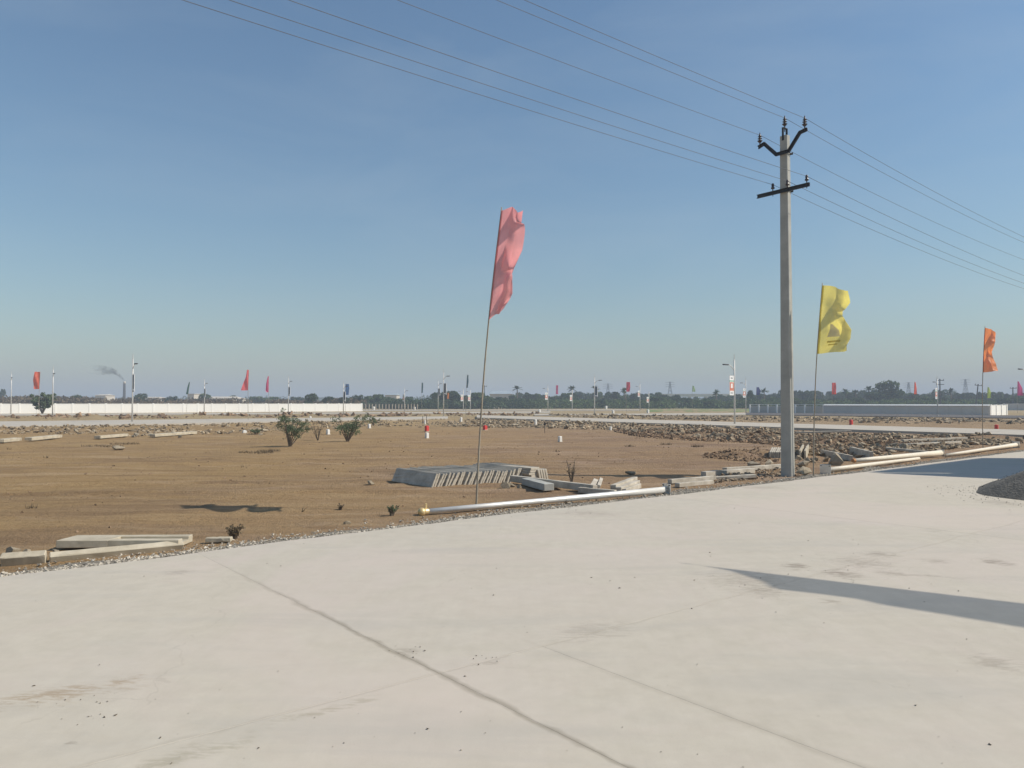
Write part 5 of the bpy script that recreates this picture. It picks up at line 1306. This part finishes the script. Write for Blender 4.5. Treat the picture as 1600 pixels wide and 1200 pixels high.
building(326, 374, 619.5, 290, 14, 'flat pale building behind the scrub between the coral flag and its lamp', M_CREAM, M_CREAM, .8, 4)
building(156, 172, 616, 380, 9, 'small pale house left of the chimney', M_CREAM, M_CREAM, .6, 2)
building(230, 252, 620, 370, 9, 'small pale house right of the chimney', M_CREAM, M_CREAM, .5, 2)
building(604, 622, 615, 330, 9, 'small pale house above the dark fence', M_CREAM, M_ROOF, .6, 2)
building(299, 309, 616, 330, 8, 'small cream tower block left of the flat pale building', M_CREAM, M_CREAM, 0, 2)
e = empty('flyover', (A(1090, 632, 480).x, 480, -.2), 'pale flyover bridge seen above the green field', 'bridge')
MB().box(0, 0, 6.3, 62, 9, 1.0).build('deck', M_CREAM, e)
for k in range(6): MB().box(-26 + k * 10.4, 0, 2.9, 1.2, 4, 5.8).build('pier', M_CREAM, e)
MB().box(0, -4.4, 7.2, 62, .25, .8).build('parapet', M_CREAM, e)
cb = A(194, 632, 430); ch_top = A(194, 596, 430).z
e = empty('chimney', (cb.x, 430, -.2), 'tall black chimney smoking on the left horizon', 'chimney')
MB().tube([(0, 0, 0), (0, 0, ch_top - 1.0)], [.85, .62], 14).build('stack', M_SOOT, e, True)
MB().tube([(0, 0, ch_top - 1.0), (0, 0, ch_top + .2)], [.7, .66], 14).build('rim', M_CREAM, e, True)
def pylon(px, ytop, Y, label):
    b = A(px, 632, Y); h = A(px, ytop, Y).z; e = empty('pylon', (b.x, Y, -.2), label, 'pylon', 'pylons on the horizon'); m = MB(); q = [(-1, -1), (1, -1), (1, 1), (-1, 1)]
    ws = lambda t: 2.6 * (1 - t) ** 1.3 + .35; lv = [0, .2, .38, .54, .68, .8, .9, 1]
    for (sx, sy) in q: m.tube([(sx * ws(t), sy * ws(t), h * t) for t in lv], .14, 4)
    for t0, t1 in zip(lv[:-1], lv[1:]):
        for k in range(4):
            a_, b_ = q[k], q[(k + 1) % 4]; m.tube([(a_[0] * ws(t0), a_[1] * ws(t0), h * t0), (b_[0] * ws(t1), b_[1] * ws(t1), h * t1)], .09, 4); m.tube([(b_[0] * ws(t0), b_[1] * ws(t0), h * t0), (a_[0] * ws(t1), a_[1] * ws(t1), h * t1)], .09, 4)
    m.build('lattice', M_HEAD, e)
    for f in (.78, .87, .96): MB().tube([(-4.2, 0, h * f), (0, 0, h * f + .5), (4.2, 0, h * f)], [.08, .25, .08], 4).build('arm', M_HEAD, e)
for x_, y_, lab in [(950, 599, 'faint pylon right of the dark banner lamp'), (1047, 596, 'faint pylon over the green field'), (1420, 597, 'faint pylon right of the big round tree'), (1509, 592, 'tallest faint pylon left of the orange flag pole')]: pylon(x_, y_, 620, lab)
def util_pole(x0, ytop, Y, label, lean=0.0, arms=2):
    b = A(x0, 632, Y); b.z = zt1(b.x, b.y); h = A(x0, ytop, Y).z - b.z; e = empty('utility_pole', b, label, 'utility pole', 'far utility poles')
    e.rotation_euler = (0, lean, 0); MB().tube([(0, 0, -.3), (0, 0, h)], [.19, .13], 8).build('shaft', M_HEAD, e)
    for k in range(arms): MB().box(0, -.16, h * (.95 - .13 * k), 1.9, .1, .14).build('cross_arm', M_STEEL, e)
    for k in range(3): MB().tube([(-.8 + .8 * k, -.16, h * .95), (-.8 + .8 * k, -.16, h * .95 + .35)], .07, 6).build('insulator', M_INSUL, e)
util_pole(1469, 592, 190, 'utility pole with two cross arms close behind the grey wall lamp')
util_pole(1524, 600, 200, 'leaning utility pole left of the orange flag pole', .12, 1)
util_pole(1583, 605, 215, 'utility pole left of the magenta flag', 0, 1)
util_pole(757, 602, 290, 'thin pole above the pale roofed shed', 0, 1)
p = GT(851, 677); s_ = p.y / F_PX
e = empty('iron_stake', p, 'thin dark iron stake with a small plate standing before the middle bank', 'stake')
MB().tube([(0, 0, -.1), (0, 0, 17 * s_)], .012, 6).build('rod', M_STEEL, e); MB().box(0, 0, 14 * s_, 4 * s_, .01, 3 * s_).build('plate', M_STEEL, e)
for k, (x_, y_) in enumerate([(660.5, 662), (666.5, 661)]):
    p = GT(x_, y_); e = empty('iron_stake', p, ['left', 'right'][k] + ' one of two dark stakes at the parallel road above the red marker', 'stake')
    MB().tube([(0, 0, -.1), (0, 0, .62)], .022, 6).build('rod', M_STEEL, e); MB().box(0, 0, .06, .1, .1, .06).build('footing', M_SLAB, e)

# ------------------------------------------------------------------ unseen office and flag, added on the right to throw two road shadows
off = lambda h: Vector((sun_dir.x, sun_dir.y, 0)) * (h / sun_dir.z)
def shadow_office():  # unseen; corners set from the shadow it is added to cast
    HB = 8.0
    c1 = G(1352, 738.5) + off(HB); dU = (G(1534, 715.5) - G(1352, 738.5)); dU.z = 0; Lu = dU.length; dU.normalize(); dW = Vector((dU.y, -dU.x, 0)); dW = (G(1572, 749.0) - G(1352, 738.5)); dW.z = 0; dW.normalize()
    LW = 9.0; e = empty('shadow_office', (c1.x, c1.y, 0), 'unseen two storey cream site office, added right of the view to shade the road', 'building')
    def prism(nm, z0, z1, a0, a1, w0, w1, mt, par=e):
        q = [dU * a + dW * w for a, w in ((a0, w0), (a1, w0), (a1, w1), (a0, w1))]
        vs = [(v.x, v.y, z0) for v in q] + [(v.x, v.y, z1) for v in q]
        return MB().add(vs, [(3, 2, 1, 0), (4, 5, 6, 7), (0, 1, 5, 4), (1, 2, 6, 5), (2, 3, 7, 6), (3, 0, 4, 7)]).build(nm, mt, par)
    prism('wall', -.2, 5.9, .0, Lu, .0, LW, M_CREAM); prism('roof', 5.9, 6.1, -.15, Lu + .15, -.15, LW + .15, M_SLAB)
    prism('parapet', 6.32, HB, 0, .15, .3, LW - .3, M_CREAM)  # raised to leave a gap for the bright slit in the shadow
    prism('parapet', 6.1, HB, 0.16, Lu, 0, .15, M_CREAM)
    for k in range(9): prism('parapet_post', 6.1, 6.32, 0.02, .13, .3 + k * (LW - .75) / 8, .45 + k * (LW - .75) / 8, M_SLAB)
    for z in (1.0, 3.9):
        for k in range(3):
            f = prism('window', z, z + 1.3, -.04, .02, 1.2 + k * 2.7, 2.5 + k * 2.7, M_GLASS); prism('sill', z - .1, z, -.12, .0, 1.1 + k * 2.7, 2.6 + k * 2.7, M_SLAB, f)
    d = prism('door', .0, 2.1, Lu * .4, Lu * .4 + 1, -.05, .02, M_HEAD); prism('handle', 1.0, 1.1, Lu * .4 + .8, Lu * .4 + .9, -.1, -.05, M_GALV, d)
shadow_office()
def shadow_pennant():  # unseen; cloth cut to the outline of the shadow it casts
    zb = 4.0; t0 = G(1065, 880) + off(zb); edge = G(1600, 943) - G(1065, 880); edge.z = 0; Le = edge.length; edge.normalize()
    Lp = 5.6; base = t0 + edge * Lp
    # straight lower edge; the upper edge swells towards the pole (heights from the shadow's outline)
    wav = [(0, 0.0), (.10, .04), (.24, .16), (.42, .46), (.52, .62), (.66, .93), (.74, 1.06), (.84, 1.02), (.96, 1.06), (1.1, 1.25), (1.5, 1.5), (2.0, 1.75)]
    e = empty('shadow_pennant', (base.x, base.y, 0), 'unseen long triangular flag on a tall pole, added right of the view to shade the road', 'flag')
    MB().tube([(0, 0, -.1), (0, 0, 3), (0, 0, 6.4)], [.03, .026, .018], 8).build('pole', M_BAMBOO, e)
    m = MB(); nx = 60
    for i in range(nx + 1):
        f = i / nx; p = -edge * (Lp * (1 - f)); h = float(np.interp(Lp * f / Le, [q[0] for q in wav], [q[1] for q in wav]))
        for j in range(7):
            k = j / 6; m.v.append((p.x, p.y + .03 * math.sin(9 * f + 2 * k) * k, zb + h * k))
    for i in range(nx):
        for j in range(6): m.f.append((i * 7 + j, (i + 1) * 7 + j, (i + 1) * 7 + j + 1, i * 7 + j + 1))
    m.build('cloth', mat_cloth('cloth_offwhite', (0.62, 0.60, 0.56), .4, .30), e, True)
shadow_pennant()

# ------------------------------------------------------------------ air
def volume_mat(name, color, dens, aniso=0.0, noise_scale=None, thin=None):
    m = bpy.data.materials.new(name); m.use_nodes = True; nt = m.node_tree; nt.nodes.clear()
    out = nt.nodes.new('ShaderNodeOutputMaterial'); pv = nt.nodes.new('ShaderNodeVolumePrincipled')
    pv.inputs['Color'].default_value = (*color, 1); pv.inputs['Density'].default_value = dens; pv.inputs['Anisotropy'].default_value = aniso
    if noise_scale:
        co = nt.nodes.new('ShaderNodeTexCoord').outputs['Object']; f = noise(nt, co, noise_scale, 3, .6, .5)
        r_ = N(nt, 'ShaderNodeMapRange'); L(nt, f, r_.inputs[0]); r_.inputs[1].default_value = .42; r_.inputs[2].default_value = .72; r_.inputs[3].default_value = 0; r_.inputs[4].default_value = dens
        dn = r_.outputs[0]
        if thin:
            sx = N(nt, 'ShaderNodeSeparateXYZ'); L(nt, co, sx.inputs[0]); t_ = N(nt, 'ShaderNodeMapRange'); L(nt, sx.outputs[0], t_.inputs[0]); t_.inputs[1].default_value = thin[0]; t_.inputs[2].default_value = thin[1]; t_.inputs[3].default_value = 1.0; t_.inputs[4].default_value = 0.0
            dn = mathn(nt, 'MULTIPLY', dn, mathn(nt, 'POWER', t_.outputs[0], 1.8))
        L(nt, dn, pv.inputs['Density'])
    L(nt, pv.outputs[0], out.inputs['Volume']); return m
hz = MB().box(0, 0, 22.5, 12600, 12600, 48).build('haze', volume_mat('haze_air', (0.55, 0.635, 0.76), 0.0011, 0.0)); tag(hz, 'thin dusty haze over the whole plain', 'haze', kind='stuff')
sm = MB(); pts = [A(194, 595, 430), A(186, 586, 430), A(178, 580, 430), A(165, 579, 430), A(145, 577, 430), A(120, 572, 430)]
sm.tube(pts, [.4, .9, 1.8, 2.6, 3.2, 2.4], 14)
tag(sm.build('smoke', volume_mat('smoke', (0.06, 0.065, 0.075), 1.3, 0, .4, (A(196, 590, 430).x, A(140, 590, 430).x))), 'dark smoke drifting left from the black chimney', 'smoke', kind='stuff')
